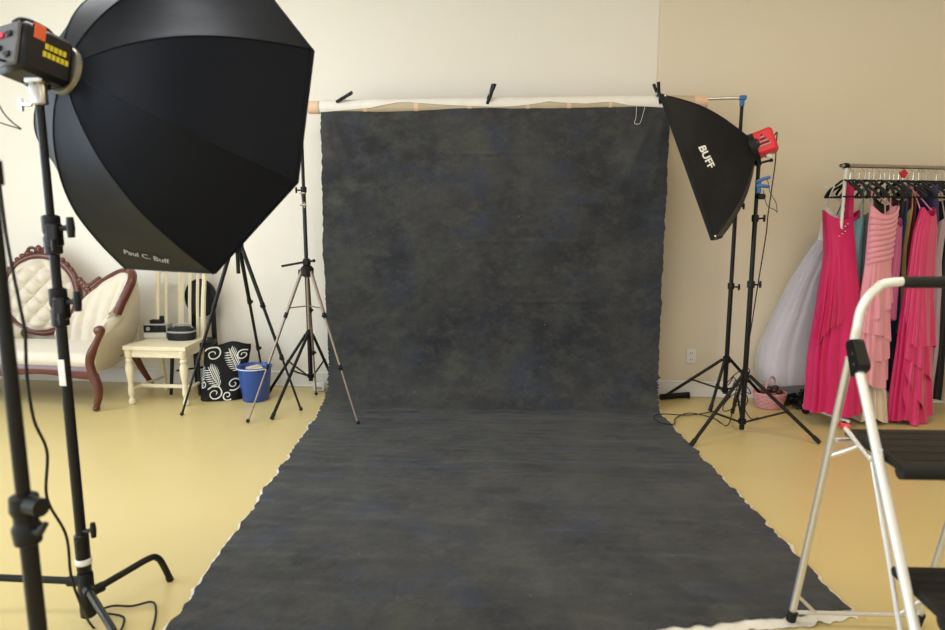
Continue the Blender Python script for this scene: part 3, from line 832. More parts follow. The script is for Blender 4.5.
for i in range(-5, 6):
    for j in range(-5, 6):
        if (i + j) % 2: continue
        x, z = i * GX, j * GZ
        r = math.hypot(x / (ovr * .96), z / (ovh * .96))
        if r > .82: continue
        p = Vector((SX + x, lean(OVZ + z) - .03 - .075 * math.sqrt(1 - r * r) - .004, OVZ + z))
        MB().ball(p, .009, 6, (1, .6, 1)).build('button', CREAMF, mu)
MB().grid(lambda u, v: oval(u * 2 * PI, max(.01, v)) + Vector((0, .012, 0)), 48, 3, cu=True).build('medallion_backing', CREAMF, so)
# carved crest: leaf lobes and scrolls
cm = MB()
for q in (-1, 1):
    sp = [Vector((SX + q * (.055 + .042 * (1 - t / 14) * math.cos(t * .55)), lean(1.1) - .05, OVZ + ovh + .035 + .036 * (1 - t / 14) * math.sin(t * .55))) for t in range(13)]
    cm.tube(sp, [.015 - .0007 * t for t in range(13)], 8)
    for k in range(5):
        a = PI / 2 - q * (.30 + k * .15); p = oval(a, 1.06); cm.ball(p + Vector((0, -.045, .012 - .003 * k)), .026 - .002 * k, 8, (1.2, .7, .9))
cm.ball((SX, lean(1.1) - .05, OVZ + ovh + .05), .03, 8, (.9, .7, 1.2))
cm.build('carved_crest', WOOD, so)
# wings: swept rail, channelled inner upholstery, outer side, arm scroll, front post (right side, then mirrored)
T = cr([PY(58, 328, 5.12), PY(74, 318, 5.12), PY(88, 295, 5.11), PY(103, 281, 5.09), PY(121, 271, 5.02), PY(131, 272, 4.94), PY(132, 280, 4.88), PY(127, 292, 4.84), PY(121, 304, 4.81), PY(117, 314, 4.79)], 6)
mt = MB().tube(T, [.020 + .013 * sm((i - 24) / 8) for i in range(len(T))], 10).tube(cr([PY(117, 314, 4.83), PY(114, 317, 4.82), PY(111, 315.5, 4.82), PY(112, 313, 4.82)], 5), [.022] * 8 + [.018] * 8, 8)
pair(mt, 'wing_rail', WOOD, so, SX)
lm = MB()
for k in range(6):
    p = PY(80 + k * 2.6, 280 + k * 3.2, 5.09); lm.ball(p, .03 - .002 * abs(k - 2), 8, (1, .6, 1))
    lm.ball(PY(88 + k * 2.2, 286 - k * 1.6, 5.08), .017, 6, (1.2, .6, .8))
pair(lm, 'leaf_carving', WOOD, so, SX)
Sb = [Vector((SX + .15 + .63 * sm(min(1, i / 38)), 5.12 - .40 * (i / (len(T) - 1)) ** 1.3, .40)) for i in range(len(T))]
def wing(u, v):
    k = u * (len(T) - 1); i = min(int(k), len(T) - 2); f = k - i
    a = T[i].lerp(T[i + 1], f); b = Sb[i].lerp(Sb[i + 1], f); p = a.lerp(b, v)
    bul = .045 * math.sin(PI * min(1, v * 1.1)) + .045 * abs(math.sin(u * 10 * PI)) * sm(v * 6)
    return p + Vector((-.35 * u, -.9, .1)) * bul
wg = MB().grid(wing, 140, 20); pair(wg, 'wing_upholstery', CREAMF, so, SX, ang=80)
fr_edge = cr([PY(133, 277, 4.93), PY(126, 300, 4.86), PY(117, 315, 4.80), PY(106, 322, 4.70), PY(99, 332, 4.59), PY(95, 350, 4.575), PY(93, 373, 4.575)], 5)
bk_edge = cr([PY(133, 274, 4.97), PY(137, 285, 5.06), PY(139, 300, 5.14), PY(138, 320, 5.20), PY(134, 338, 5.22), PY(126, 354, 5.20), PY(112, 366, 5.12)], 5)
def side(u, v):
    k = v * (len(fr_edge) - 1); i = min(int(k), len(fr_edge) - 2); f = k - i
    a = fr_edge[i].lerp(fr_edge[i + 1], f); b = bk_edge[i].lerp(bk_edge[i + 1], f)
    return a.lerp(b, u) + Vector((.05 * math.sin(PI * u) * math.sin(PI * min(1, v * 1.05)), 0, 0))
pair(MB().grid(side, 14, 30).solid(.01), 'arm_side', CREAMF, so, SX, ang=80)
pair(MB().tube(cr([PY(118, 316, 4.86), PY(110, 323, 4.76), PY(103, 331, 4.68), PY(97, 338, 4.63)], 6), [.035] + [.05] * 16 + [.045, .035], 12), 'arm_pad', CREAMF, so, SX, ang=80)
po_ = cr([PY(97, 328, 4.57), PY(101, 331, 4.57), PY(97, 341, 4.57), PY(92, 352, 4.57), PY(90, 364, 4.57), PY(94, 376, 4.565), PY(99, 388, 4.56)], 5)
pm = MB().tube(po_, [.020, .024, .027, .029, .03, .028, .026, .025, .024, .024, .024, .025, .026, .028, .03, .032, .033, .034, .034, .033, .033, .032, .031, .030, .029, .028, .027, .026, .025, .024, .023][:len(po_)], 10)
pair(pm.ball(PY(98, 331, 4.565), .034, 8, (1, .7, 1)), 'arm_post', WOOD, so, SX)
for q in (1, -1):
    fl_ = [PY(93, 375, 4.56), PY(98, 387, 4.555), PY(98.5, 397, 4.55), PY(97, 405, 4.54)]
    lg = [p if q > 0 else Vector((2 * SX - p.x, p.y, p.z)) for p in fl_]
    ft = Vector((lg[-1].x, 4.535, .012)); m = MB().tube(cr(lg + [ft], 4), [.038 - .0012 * i for i in range(17)], 10); m.ball((ft.x, 4.53, .022), .026, 8, (1, 1.1, .8))
    m.build('leg', WOOD, so)
    b = [Vector((SX + q * .79, 5.12, .30)), Vector((SX + q * .82, 5.17, .16)), Vector((SX + q * .86, 5.23, .015))]
    MB().tube(cr(b, 5), [.032 - .0013 * i for i in range(11)], 10).build('leg', WOOD, so)
def apron(u, v):
    x = SX + (u * 2 - 1) * .80; s = .018 * math.cos(u * 2 * PI) 
    return Vector((x, 4.575 - s - .012 * math.sin(PI * v), .240 + .085 * v - (1 - v) * (.014 * math.cos(u * 4 * PI) - .004)))
MB().grid(apron, 48, 6).solid(.03).build('apron', WOOD, so, ang=70)
def seat(u, v):
    # front face then top
    x = SX + (u * 2 - 1) * (.80 + .03 * v); e = 1 - (2 * u - 1) ** 8; s = .018 * math.cos(u * 2 * PI)
    a = v * 2
    if a < 1: y, z = 4.585 - s - .022 * math.sin(PI * a), .315 + .105 * a * (.85 + .15 * e)
    else:
        b = a - 1; y = 4.585 - s + b * .56; z = .42 + .035 * math.sin(PI * b) * e - .02 * b
    return Vector((x, y, z + .004 * nz(x * 6, y * 6, 2)))
MB().grid(seat, 50, 24).build('seat', CREAMF, so, ang=75)
MB().box((SX, 4.86, .315), (1.44, .46, .05), bev=.01).build('seat_frame', WOOD, so)
MB().grid(lambda u, v: Vector((SX + (u * 2 - 1) * .80, 5.16 + .03 * v, .30 + v * (.20 + .12 * abs(2 * u - 1)))), 20, 4).solid(.02).build('back_panel', CREAMF, so)

# ================================================================== CREAM SLAT-BACK CHAIR
cx, cy = (PF(131, 404).x + PF(189, 405).x) / 2, PF(131, 404).y
ch = thing('slat_back_chair', 'distressed cream wooden side chair with turned legs holding an old camera', 'chair', (cx, cy + .2, 0))
HW = .215
SZ = .452
MB().add(*(lambda b: (b.v, b.f))(MB().prism([(-HW - .03, -.02), (HW + .03, -.02), (HW - .01, .40), (-HW + .01, .40)], .028)), Matrix.Translation((cx, cy, SZ - .014))).build('seat', CREAMW, ch, smooth=False)
m = MB()
m.box((cx, cy + .01, SZ - .058), (2 * HW + .02, .022, .06), bev=.003)
for q in (-1, 1): m.box((cx + q * (HW - .005), cy + .19, SZ - .058), (.022, .36, .06), bev=.003)
m.box((cx, cy + .375, SZ - .058), (2 * HW - .04, .022, .06), bev=.003)
m.build('seat_rail', CREAMW, ch, smooth=False)
turn = [(.019, 0), (.024, .008), (.026, .022), (.020, .04), (.015, .05), (.016, .065), (.022, .08), (.024, .10), (.019, .16), (.020, .18), (.026, .215), (.031, .265), (.030, .30), (.020, .325), (.026, .335), (.026, .345), (.019, .355), (.027, .37), (.027, SZ - .03)]
for q in (-1, 1):
    MB().lathe(turn, 16, Matrix.Translation((cx + q * HW, cy, 0))).build('leg', CREAMW, ch, ang=60)
    MB().tube([(cx + q * (HW - .03), cy + .43, .0), (cx + q * (HW - .03), cy + .38, .30), (cx + q * (HW - .03), cy + .375, .46), (cx + q * (HW - .025), cy + .41, .75), (cx + q * (HW - .02), cy + .46, 1.02)], [.017, .020, .021, .019, .016], 8).build('back_post', CREAMW, ch)
    MB().cyl((cx + q * HW, cy, .115), (cx + q * (HW - .03), cy + .41, .115), .012, 10).build('side_stretcher', CREAMW, ch)
MB().box((cx, cy + .12, .115), (2 * HW, .022, .03), bev=.006).build('cross_stretcher', CREAMW, ch, smooth=False)
for x in (-.125, -.0, .075, .14):
    w = .048 if abs(x) < .01 else .026
    MB().tube([(cx + x, cy + .378, SZ - .01), (cx + x, cy + .405, .72), (cx + x, cy + .445, .97)], w / 2, 4).build('slat', CREAMW, ch, smooth=False)
MB().box((cx, cy + .455, 1.0), (2 * HW + .02, .024, .075), bev=.008).build('top_rail', CREAMW, ch, smooth=False)
# instant camera and black case on the seat
pa = PF(142, 338.5, SZ); 
ic = thing('instant_camera', 'old grey instant camera with black lens panel on the cream chair', 'camera', (pa.x + .07, pa.y + .06, SZ))
def rotbox(c, s, rz, bev=None): return MB().box(c, s, Matrix.Rotation(rz, 3, 'Z'), bev)
bx_, by_ = pa.x + .095, pa.y + .075
rotbox((bx_, by_, SZ + .055), (.19, .10, .11), R(6), .006).build('body', mat('camera_grey', (.40, .39, .36), .4, var=.05), ic)
rotbox((bx_ + .004, by_ - .052, SZ + .076), (.175, .012, .055), R(6), .003).build('lens_panel', BLACKP, ic)
rotbox((bx_ + .006, by_ - .056, SZ + .024), (.18, .012, .044), R(6), .003).build('film_door', mat('camera_silver', (.62, .61, .57), .35, .4, var=.05), ic)
for dx, r in ((-.05, .016), (.015, .022)):
    MB().lathe([(r, 0), (r, .012), (r * .7, .014), (.001, .010)], 16, frame((bx_ + dx + .004, by_ - .055, SZ + .076), (.1, -1, 0), (1, 0, 0))).build('lens', GREYP if r < .02 else BLACKP, ic)
rotbox((bx_ - .01, by_ + .01, SZ + .125), (.10, .05, .03), R(6), .005).build('flash_bar', BLACKP, ic)
rotbox((bx_ + .02, by_ + .03, SZ + .15), (.03, .03, .035), R(6), .005).build('viewfinder', BLACKP, ic)
pb = PF(176, 341, SZ)
kc = thing('camera_case', 'oval black zippered case beside the instant camera on the cream chair', 'case', (pb.x, pb.y + .07, SZ))
prof = [(.001, 0), (.95, .0), (1.0, .008), (1.0, .072), (.95, .082)]
def ovl(prof, sx, sy, c, n=32):
    mb = MB(); mb.lathe([(r, z) for r, z in prof], n); 
    out = MB(); out.f = mb.f
    for p in mb.v:
        e = 2.6; r = math.hypot(p.x, p.y); a = math.atan2(p.y, p.x)
        k = (abs(math.cos(a)) ** e + abs(math.sin(a)) ** e) ** (-1 / e)
        out.v.append(Vector(c) + Vector((r * k * math.cos(a) * sx, r * k * math.sin(a) * sy, p.z)))
    return out
ovl([(.001, 0), (.95, .0), (1.0, .008), (1.0, .060), (.97, .064)], .108, .072, (pb.x + .01, pb.y + .072, SZ)).build('body', RUBBER, kc)
ovl([(1.01, .060), (1.025, .063), (1.025, .070), (1.01, .073)], .108, .072, (pb.x + .01, pb.y + .072, SZ)).build('zip', GREYP, kc)
ovl([(.99, .072), (.97, .088), (.9, .094), (.001, .096)], .108, .072, (pb.x + .01, pb.y + .072, SZ)).build('lid', RUBBER, kc)
MB().tube(cr([(pb.x - .05, pb.y + .06, SZ + .094), (pb.x - .02, pb.y + .05, SZ + .118), (pb.x + .04, pb.y + .06, SZ + .125), (pb.x + .08, pb.y + .07, SZ + .118), (pb.x + .10, pb.y + .08, SZ + .09)], 6), .006, 8).build('strap', GREYP, kc)
pw = PF(194, 333, SZ)
tag(rotbox((pw.x, pw.y + .01, SZ + .0165), (.07, .06, .032), R(20), .004).build('wooden_block', mat('pine_block', (.50, .32, .15), .6, var=.2, vscale=30), base=(pw.x, pw.y, SZ)), 'small honey-coloured wooden block on the cream chair beside the black case', 'block')

# ================================================================== BLACK ROUND-BACK CHAIR behind the cream one
bp0 = PY(200, 298, 5.2)
rbx, rby = bp0.x, 5.16
bch = thing('round_back_chair', 'black chair with solid round backrest behind the cream chair', 'chair', (rbx, rby, 0))
poly = [(.125 * math.cos(a) * (1 if math.sin(a) > 0 else 1.0), .155 * math.sin(a) * (1.0 if math.sin(a) > 0 else .92)) for a in [2 * PI * i / 40 for i in range(40)]]
m = MB(); m.lathe([(.001, -.016), (.94, -.016), (1, -.008), (1, .008), (.94, .016), (.001, .016)], 40)
o2 = MB(); o2.f = m.f
for p in m.v: o2.v.append(Vector((rbx + p.x * .135, 5.215 + p.z, bp0.z + p.y * .155)))
o2.build('backrest', BLACKP, bch)
for q in (-1, 1):
    MB().tube([(rbx + q * .085, 5.24, bp0.z - .02), (rbx + q * .085, 5.235, .40), (rbx + q * .11, 5.27, .012)], [.019, .021, .016], 8).build('back_leg', BLACKP, bch)
    MB().tube([(rbx + q * .10 - .04, 4.99, .40), (rbx + q * .12 - .05, 4.97, .012)], [.016, .013], 8).build('leg', BLACKP, bch)
ovl([(.001, 0), (.95, 0), (1, .01), (1, .03), (.95, .04), (.001, .042)], .15, .15, (rbx - .01, 5.10, .39)).build('seat', BLACKP, bch)
MB().cyl((rbx - .13, 5.0, .20), (rbx + .12, 5.22, .20), .008, 8).build('stretcher', BLACKP, bch)

# ================================================================== TOTE BAG
b0, b1 = PF(197.5, 402), PF(240, 401)
tx0, ty0, tw, thh = b0.x, b0.y, .325, .43
tb = thing('tote_bag', 'black tote bag printed with white fern and paisley scrolls leaning on the wall side', 'bag', ((b0.x + .15), ty0 + .08, 0))
def bagpt(u, v, side_):
    """u 0..1 across, v 0..1 up; side_ -1 front / +1 back"""
    wob = .010 * nz(u * 3, v * 4, side_) 
    w = tw * (1 - .02 * math.sin(v * 5)); x = tx0 - .005 + u * w + .015 * v + .010 * nz(v * 5, 3) * (1 if u > .5 else -1)
    thick = .075 * (1 - .72 * v ** 1.4) * (1 - abs(2 * u - 1) ** 5)
    topd = .035 * math.sin(u * 2.4 * PI + .4) * sm((v - .7) / .3) 
    lift = thh * v * (1 - .03 * math.sin(u * PI)) - topd * .45
    return Vector((x, ty0 + .085 + .10 * v + side_ * (thick + wob * sm(v * 5)) + .09 * (u - .3), max(.004, lift)))
BAGM = mat('black_tote_cloth', (.007, .007, .009), .65, spec=.2, var=.2, bump=.15, bscale=40)
m = MB()
m.grid(lambda u, v: bagpt((u * 2) if u < .5 else (2 - u * 2), v, -1 if u < .5 else 1), 64, 24, cu=True)
bag = m.build('bag_body', BAGM, tb, ang=70)
mb_ = MB(); mb_.grid(lambda u, v: bagpt(u, 0, -1).lerp(bagpt(u, 0, 1), v), 20, 3).build('bag_base', mat('grey_tote_base', (.07, .07, .075), .7, var=.1), tb)
def ribbon(pts, wds, lift=.0035):
    """flat printed stroke in bag (u,v), laid just proud of the front"""
    mb = MB(); vs = []
    for i, (a, b) in enumerate(pts):
        p = pts[min(i + 1, len(pts) - 1)]; q = pts[max(i - 1, 0)]
        dx, dy = (p[0] - q[0]) * tw, (p[1] - q[1]) * thh; l = math.hypot(dx, dy) + 1e-9
        nx, ny = -dy / l / tw, dx / l / thh; w = wds[i] if isinstance(wds, list) else wds
        for s_ in (-1, 1):
            uu, vv = a + nx * w * s_, b + ny * w * s_
            uu = max(.01, min(.99, uu)); vv = max(.01, min(.985, vv))
            vs.append(bagpt(uu, vv, -1) + Vector((0, -lift, .001)))
    fs = [(2 * i, 2 * i + 1, 2 * i + 3, 2 * i + 2) for i in range(len(pts) - 1)]
    return mb.add(vs, fs)
def spiral(c, r0, a0, turns, dirn=1, n=36):
    return [(c[0] + r0 * (1 - .82 * i / n) * math.cos(a0 + dirn * turns * 2 * PI * i / n), c[1] + r0 * .76 * (1 - .82 * i / n) * math.sin(a0 + dirn * turns * 2 * PI * i / n)) for i in range(n + 1)]
PRW = mat('white_tote_print', (.72, .72, .66), .7, var=.06)
for c, r0, a0, tn, d in (((.24, .84), .20, 2.9, 1.5, -1), ((.40, .14), .19, 2.6, 1.5, -1), ((.80, .30), .16, 4.2, 1.5, 1), ((.88, .80), .14, 1.0, 1.4, 1), ((.10, .30), .12, 1.5, 1.3, 1), ((.68, .10), .12, 5.5, 1.2, -1)):
    P_ = spiral(c, r0, a0, tn, d); ribbon(P_, [.0052 - .0022 * i / 36 for i in range(37)]).build('scroll_print', PRW, bag)
def fern(base, tip, n, L):
    m = MB(); bx0 = Vector(base); tp = Vector(tip); ax = tp - bx0
    m2 = ribbon([tuple(bx0.lerp(tp, i / 8)) for i in range(9)], .003); m.add(m2.v, m2.f)
    per = Vector((-ax.y, ax.x)).normalized()
    for i in range(n):
        t = .08 + .86 * i / n; s_ = L * math.sin(PI * (.12 + .82 * t)) ** .8
        for q in (-1, 1):
            a = bx0.lerp(tp, t); e = a + per * q * s_ + ax.normalized() * s_ * .75
            r_ = ribbon([tuple(a.lerp(e, k / 4)) for k in range(5)], [.0012, .003, .0042, .003, .0008]); m.add(r_.v, r_.f)
    return m
fern((.50, .24), (.16, .60), 9, .16).build('fern_print', PRW, bag)
fern((.86, .50), (.55, .90), 9, .14).build('fern_print', PRW, bag)
fern((.06, .22), (.03, .62), 7, .08).build('fern_print', mat('pale_blue_print', (.5, .56, .74), .7, var=.05), bag)

# ================================================================== BLUE BUCKET
bq = PF(251, 403); bqx, bqy = bq.x, bq.y + .095
bu = thing('blue_bucket', 'royal blue plastic bucket filled with scraps beside the tote bag', 'bucket', (bqx, bqy, 0))
MB().lathe([(.001, .002), (.094, .002), (.098, .006), (.126, .255), (.133, .258), (.134, .270), (.128, .272), (.122, .266), (.096, .012), (.001, .010)], 32, Matrix.Translation((bqx, bqy, 0))).build('pail', BUCKET, bu, ang=50)
MB().tube([(bqx + .135 * math.cos(a), bqy + .135 * math.sin(a), .262 - .10 * max(0, math.sin(a + .5)) * 0) for a in [R(200 + i * 14) for i in range(11)]], .004, 6).build('handle', WHITEP, bu)
for i in range(6):
    a = i * 1.05; sz = .075 + .02 * (i % 3)
    tag(MB().box((bqx + .05 * math.cos(a), bqy + .05 * math.sin(a), .222 + .012 * (i % 3)), (sz, .05, .02), Matrix.Rotation(a * 2, 3, 'Z') @ Matrix.Rotation(R(14 - 8 * (i % 3)), 3, 'X')).build('scrap', (CARD, RAWCANVAS, CREAMW)[i % 3], base=(bqx + .05 * math.cos(a), bqy + .05 * math.sin(a), .215)), ('brown cardboard offcut lying in the blue bucket', 'white canvas offcut lying in the blue bucket', 'cream wooden offcut lying in the blue bucket')[i % 3], 'scrap', 'scraps in the blue bucket')

# small white adapter on the floor by the canvas
ps = PF(319, 392)
pd_ = thing('power_adapter', 'small white power adapter on the floor against the baseboard by the canvas', 'adapter', (ps.x, ps.y, 0))
MB().box((ps.x - .005, ps.y + .04, .035), (.10, .06, .065), bev=.008).build('body', WHITEP, pd_)
MB().box((ps.x - .005, ps.y + .008, .03), (.05, .006, .02), bev=.002).build('print_panel', GREYP, pd_)

# ================================================================== TRIPODS
def tripod(name, label, top, feet, r, mats, joints, grp=None, spreader=None, top_z=None):
    t = thing(name, label, 'tripod', (top.x, top.y, 0))
    for f in feet:
        f = Vector((f[0], f[1], .01)); d = Vector((f.x - top.x, f.y - top.y, 0)).normalized()
        a = top + d * .035; last = a
        lg = None
        for i, (t0, t1) in enumerate(zip([0] + joints, joints + [1])):
            p, q = a.lerp(f, t0), a.lerp(f, t1)
            s_ = MB().cyl(p, q, r * (1 - .22 * i), 10).build('leg_section', mats[0], t)
            if i: 
                v = (q - p).normalized()
                jc = MB().cyl(p - v * .022, p + v * .018, r * (1.35 - .2 * i), 10); jc.ball(p + v.cross(Vector((0, 0, 1))).normalized() * r * 1.2, r * .9, 6); jc.build('leg_lock', BLACKP, t)
        v = (f - a).normalized()
        MB().ball(f + Vector((0, 0, .006)), .014, 8).build('rubber_foot', RUBBER, t)
        if spreader:
            q = a.lerp(f, spreader); MB().cyl(Vector((top.x, top.y, q.z + .005)), q, .005, 6).build('spreader', mats[0], t)
    if spreader: MB().cyl(Vector((top.x, top.y, top.z - .42)), Vector((top.x, top.y, top.z)), .011, 10).build('lower_column', mats[0], t)
    MB().lathe([(.02, -.05), (.045, -.035), (.048, .01), (.03, .03), (.018, .035)], 12, Matrix.Translation(top)).build('shoulder', BLACKP, t)
    return t
tf = [PF(182, 416), PF(301, 411), Vector((-2.17, 5.14, 0))]
apx = sum((p.x for p in tf)) / 3; apy = sum((p.y for p in tf)) / 3
ta = PY(237, 246, 4.76)
tp1 = tripod('camera_tripod', 'black three-section camera tripod standing over the blue bucket and tote', ta, [p[:2] for p in tf], .0145, [BLACKM], [.36, .68])
MB().cyl(ta + Vector((0, 0, -.20)), ta + Vector((0, 0, .24)), .014, 12).build('centre_column', BLACKM, tp1)
MB().box(ta + Vector((0, 0, .27)), (.06, .07, .07), bev=.012).build('head', BLACKP, tp1)
MB().cyl(ta + Vector((0, 0, .27)), ta + Vector((-.10, -.12, .24)), .008, 8).build('pan_handle', BLACKP, tp1)
tf2 = [PF(248, 423), PF(358, 425), Vector((-1.74, 5.10, 0))]
tt = PY(307, 270, 4.62)
tp2 = tripod('travel_tripod', 'slim bronze tripod with pan handle standing at the canvas edge', tt, [p[:2] for p in tf2], .0115, [BRONZE], [.30, .64], spreader=.25)
MB().cyl(tt + Vector((0, 0, .02)), tt + Vector((0, 0, .43)), .011, 12).build('centre_column', BLACKM, tp2)
MB().box(tt + Vector((0, 0, .055)), (.045, .05, .05), bev=.008).build('column_clamp', BLACKP, tp2)
MB().cyl(tt + Vector((-.02, -.02, .055)), tt + Vector((-.16, -.06, .03)), .008, 8).build('pan_handle', BLACKP, tp2)
m = MB().cyl(tt + Vector((.02, 0, .06)), tt + Vector((.05, -.01, .065)), .007, 8); m.ball(tt + Vector((.055, -.01, .066)), .012, 6); m.build('crank', BLACKP, tp2)
m = MB().cyl(tt + Vector((0, 0, .43)), tt + Vector((0, 0, .47)), .005, 8); m.cyl(tt + Vector((-.015, 0, .46)), tt + Vector((-.02, 0, .53)), .005, 8); m.cyl(tt + Vector((-.035, 0, .53)), tt + Vector((.005, 0, .53)), .005, 8); m.cyl(tt + Vector((-.03, 0, .45)), tt + Vector((.01, 0, .45)), .007, 8)
m.build('phone_bracket', BRONZE, tp2)

# ================================================================== CLOTHES RACK
RA = PY(842, 165, 4.78); RB = PY(945, 168.5, 5.13)
rd = Vector((RB.x - RA.x, RB.y - RA.y, 0)).normalized(); RZ = (RA.z + RB.z) / 2
RA = Vector((RA.x, RA.y, RZ)); pd2 = Vector((-rd.y, rd.x, 0))      # pd2: across the rail, away from the camera
RLEN = 1.22
rk = thing('garment_rack', 'steel garment rack with white end post crowded with formal dresses', 'rack', (RA.x, RA.y, 0))
def rp(t, across=0.0, z=0.0): return Vector((RA.x + rd.x * t + pd2.x * across, RA.y + rd.y * t + pd2.y * across, z))
MB().cyl(rp(-.01, 0, RZ), rp(RLEN, 0, RZ), .013, 12).build('rail', mat('tarnished_steel', (.42, .38, .32), .35, .9, var=.2, vscale=30), rk)
for t in (.035, RLEN - .02):
    MB().cyl(rp(t, 0, .07), rp(t, 0, RZ - .012), .011, 12).build('post', WHITEP, rk)
    MB().cyl(rp(t, -.20, .06), rp(t, .20, .06), .012, 10).build('foot_bar', WHITEP, rk)
    for q in (-1, 1):
        MB().lathe([(.012, -.012), (.027, -.012), (.03, 0), (.027, .012), (.012, .012)], 14, frame(rp(t, q * .18, .031), rd, (0, 0, 1))).build('caster', BLACKP, rk)
    MB().lathe([(.014, -.02), (.018, -.015), (.018, .015), (.014, .02)], 12, frame(rp(t, 0, RZ), rd, (0, 0, 1))).build('rail_clamp', BLACKP, rk)

def hanger_mesh():
    m = MB()
    sh = [(0, -.20, -.125), (0, -.16, -.085), (0, -.08, -.042), (0, 0, -.012), (0, .08, -.042), (0, .16, -.085), (0, .20, -.125)]
    pts = cr(sh, 5); m.tube(pts, [.006 + .0035 * min(1, abs(p.y) * 6) for p in pts], 8)
    m.tube([(0, -.19, -.125), (0, 0, -.12), (0, .19, -.125)], .006, 6)
    return m
HK = [(0, 0, -.015), (0, 0, .030), (0, .006, .045), (0, .022, .056), (0, .032, .072), (0, .024, .088), (0, .005, .094), (0, -.012, .086)]
hb = hanger_mesh(); hk = MB().tube(cr(HK, 4), .0025, 6)
hme = hkm = None
HT = [.03, .075, .105, .15, .20, .235, .275, .33, .37, .41, .45, .49, .53, .57, .62, .67, .70, .74, .79, .83, .87, .92, .96, 1.01, 1.06, 1.12]
ang0 = math.atan2(rd.y, rd.x)
HZ = RZ - .080
for i, t in enumerate(HT):
    e = thing('clothes_hanger', 'charcoal velvet clothes hanger with wire hook on the garment rail', 'hanger', rp(t, 0, HZ), 'hangers on the garment rail', ang0 + R(random.uniform(-30, 24)))
    if hme is None:
        a = hb.build('shoulder', DKGREY, e, local=True); b = hk.build('hook', CHROME, e, local=True); hme, hkm = a.data, b.data
    else:
        for nm, me in (('shoulder', hme), ('hook', hkm)):
            c = bpy.data.objects.new(nm, me); COL.objects.link(c); c.parent = e

def cloth(name, col, rough=.5, sheen=.3, **k): return mat(name, col, rough, sheen=sheen, var=k.get('var', .10), vscale=9, bump=k.get('bump', .12), bscale=30, spec=k.get('spec', .4))
def dress(name, label, c, rz, rows, nf, m, seed=0, straps=(), n=80, nv=54, hemw=.02, parts=(), group=None, open_top=True, sharp=1.0):
    """loft a hanging dress. rows: (z, half width, half depth, fold depth, shift across, shift along)"""
    rows = sorted(rows); z0, z1 = rows[0][0], rows[-1][0]
    base = Vector((c[0], c[1], 0))
    t = thing(name, label, 'dress', base, group)
    ca, sa = math.cos(rz), math.sin(rz)
    def P(u, v, grow=0.0):
        z = z0 + (z1 - z0) * v
        hw, hd, fd, ox, oy = interp(rows, z)
        a = u * 2 * PI
        f = math.sin(nf * a + 2.2 * nz(v * 1.2, seed + 3) + 1.3 * math.sin(3 * a + seed))
        f2 = math.sin((nf * 1.7 // 1) * a + seed * 2 + v * 1.5)
        k = 1 + fd * (.75 * (abs(f) ** sharp) * (1 if f > 0 else -1) + .35 * f2)
        x = (hw + grow) * k * math.copysign(abs(math.cos(a)) ** .8, math.cos(a)) + ox + .012 * nz(z * 3, seed)
        y = (hd + grow) * k * math.copysign(abs(math.sin(a)) ** .8, math.sin(a)) + oy
        zz = z + (1 - v) ** 6 * (hemw * nz(a * 1.3, seed + 5) + hemw * .6 * math.sin(2 * a + seed))
        zz += (v ** 10) * .03 * math.cos(2 * a)
        return base + Vector((x * ca - y * sa, x * sa + y * ca, max(.006, zz)))
    MB().grid(lambda u, v: P(u, v), n, nv, cu=True).build('gown', m, t, ang=75)
    for (u0, pt, w, sm_) in straps:
        a = P(u0, 1.0)
        mm = MB(); q = Vector(pt); mid = a.lerp(q, .5)
        mm.tube(cr([a - Vector((0, 0, .02)), mid, q], 4), w, 6); mm.build('strap', sm_ or m, t)
    return t, P
FU = cloth('fuchsia_chiffon', (.62, .006, .12), .55)
LP = cloth('light_pink_chiffon', (.80, .33, .42), .5)
MG = cloth('magenta_satin', (.66, .008, .14), .30, spec=.6)
NV_ = cloth('navy_satin', (.020, .013, .10), .45)
IV = cloth('ivory_lace', (.72, .60, .46), .6, bump=.4)
OR2 = cloth('orchid_satin', (.52, .10, .28), .4)
TE = cloth('teal_satin', (.10, .24, .27), .4)
BK = cloth('black_gown_cloth', (.012, .011, .013), .5)
BL = cloth('cobalt_gown_cloth', (.01, .05, .17), .45)
GO = cloth('gold_gown_cloth', (.52, .38, .14), .4)
LV = cloth('lavender_gown_cloth', (.46, .36, .42), .5)
BU = cloth('burgundy_gown_cloth', (.16, .008, .02), .4)
GG = cloth('slate_gown_cloth', (.10, .115, .13), .5)
HZs = HZ - .05
acr = math.atan2(pd2.y, pd2.x)
def ruffle(P, t, m, u0, du, vtop, drop, amp, waves, seed=0, slope=0.0):
    """loose layer sewn on along its top edge and lifting away towards its hem"""
    def f(u, v):
        fe = math.sin(PI * min(1, max(0, u))) ** .5
        g = .003 + (amp * v + amp * .7 * v * math.sin(u * waves * 2 * PI + seed)) * fe
        return P(u0 + du * u, vtop + slope * (u - .5) - v * drop * (.55 + .45 * fe + .12 * math.sin(u * 7 + seed)), g)
    MB().grid(f, 52, 10).build('ruffle', m, t, ang=75)
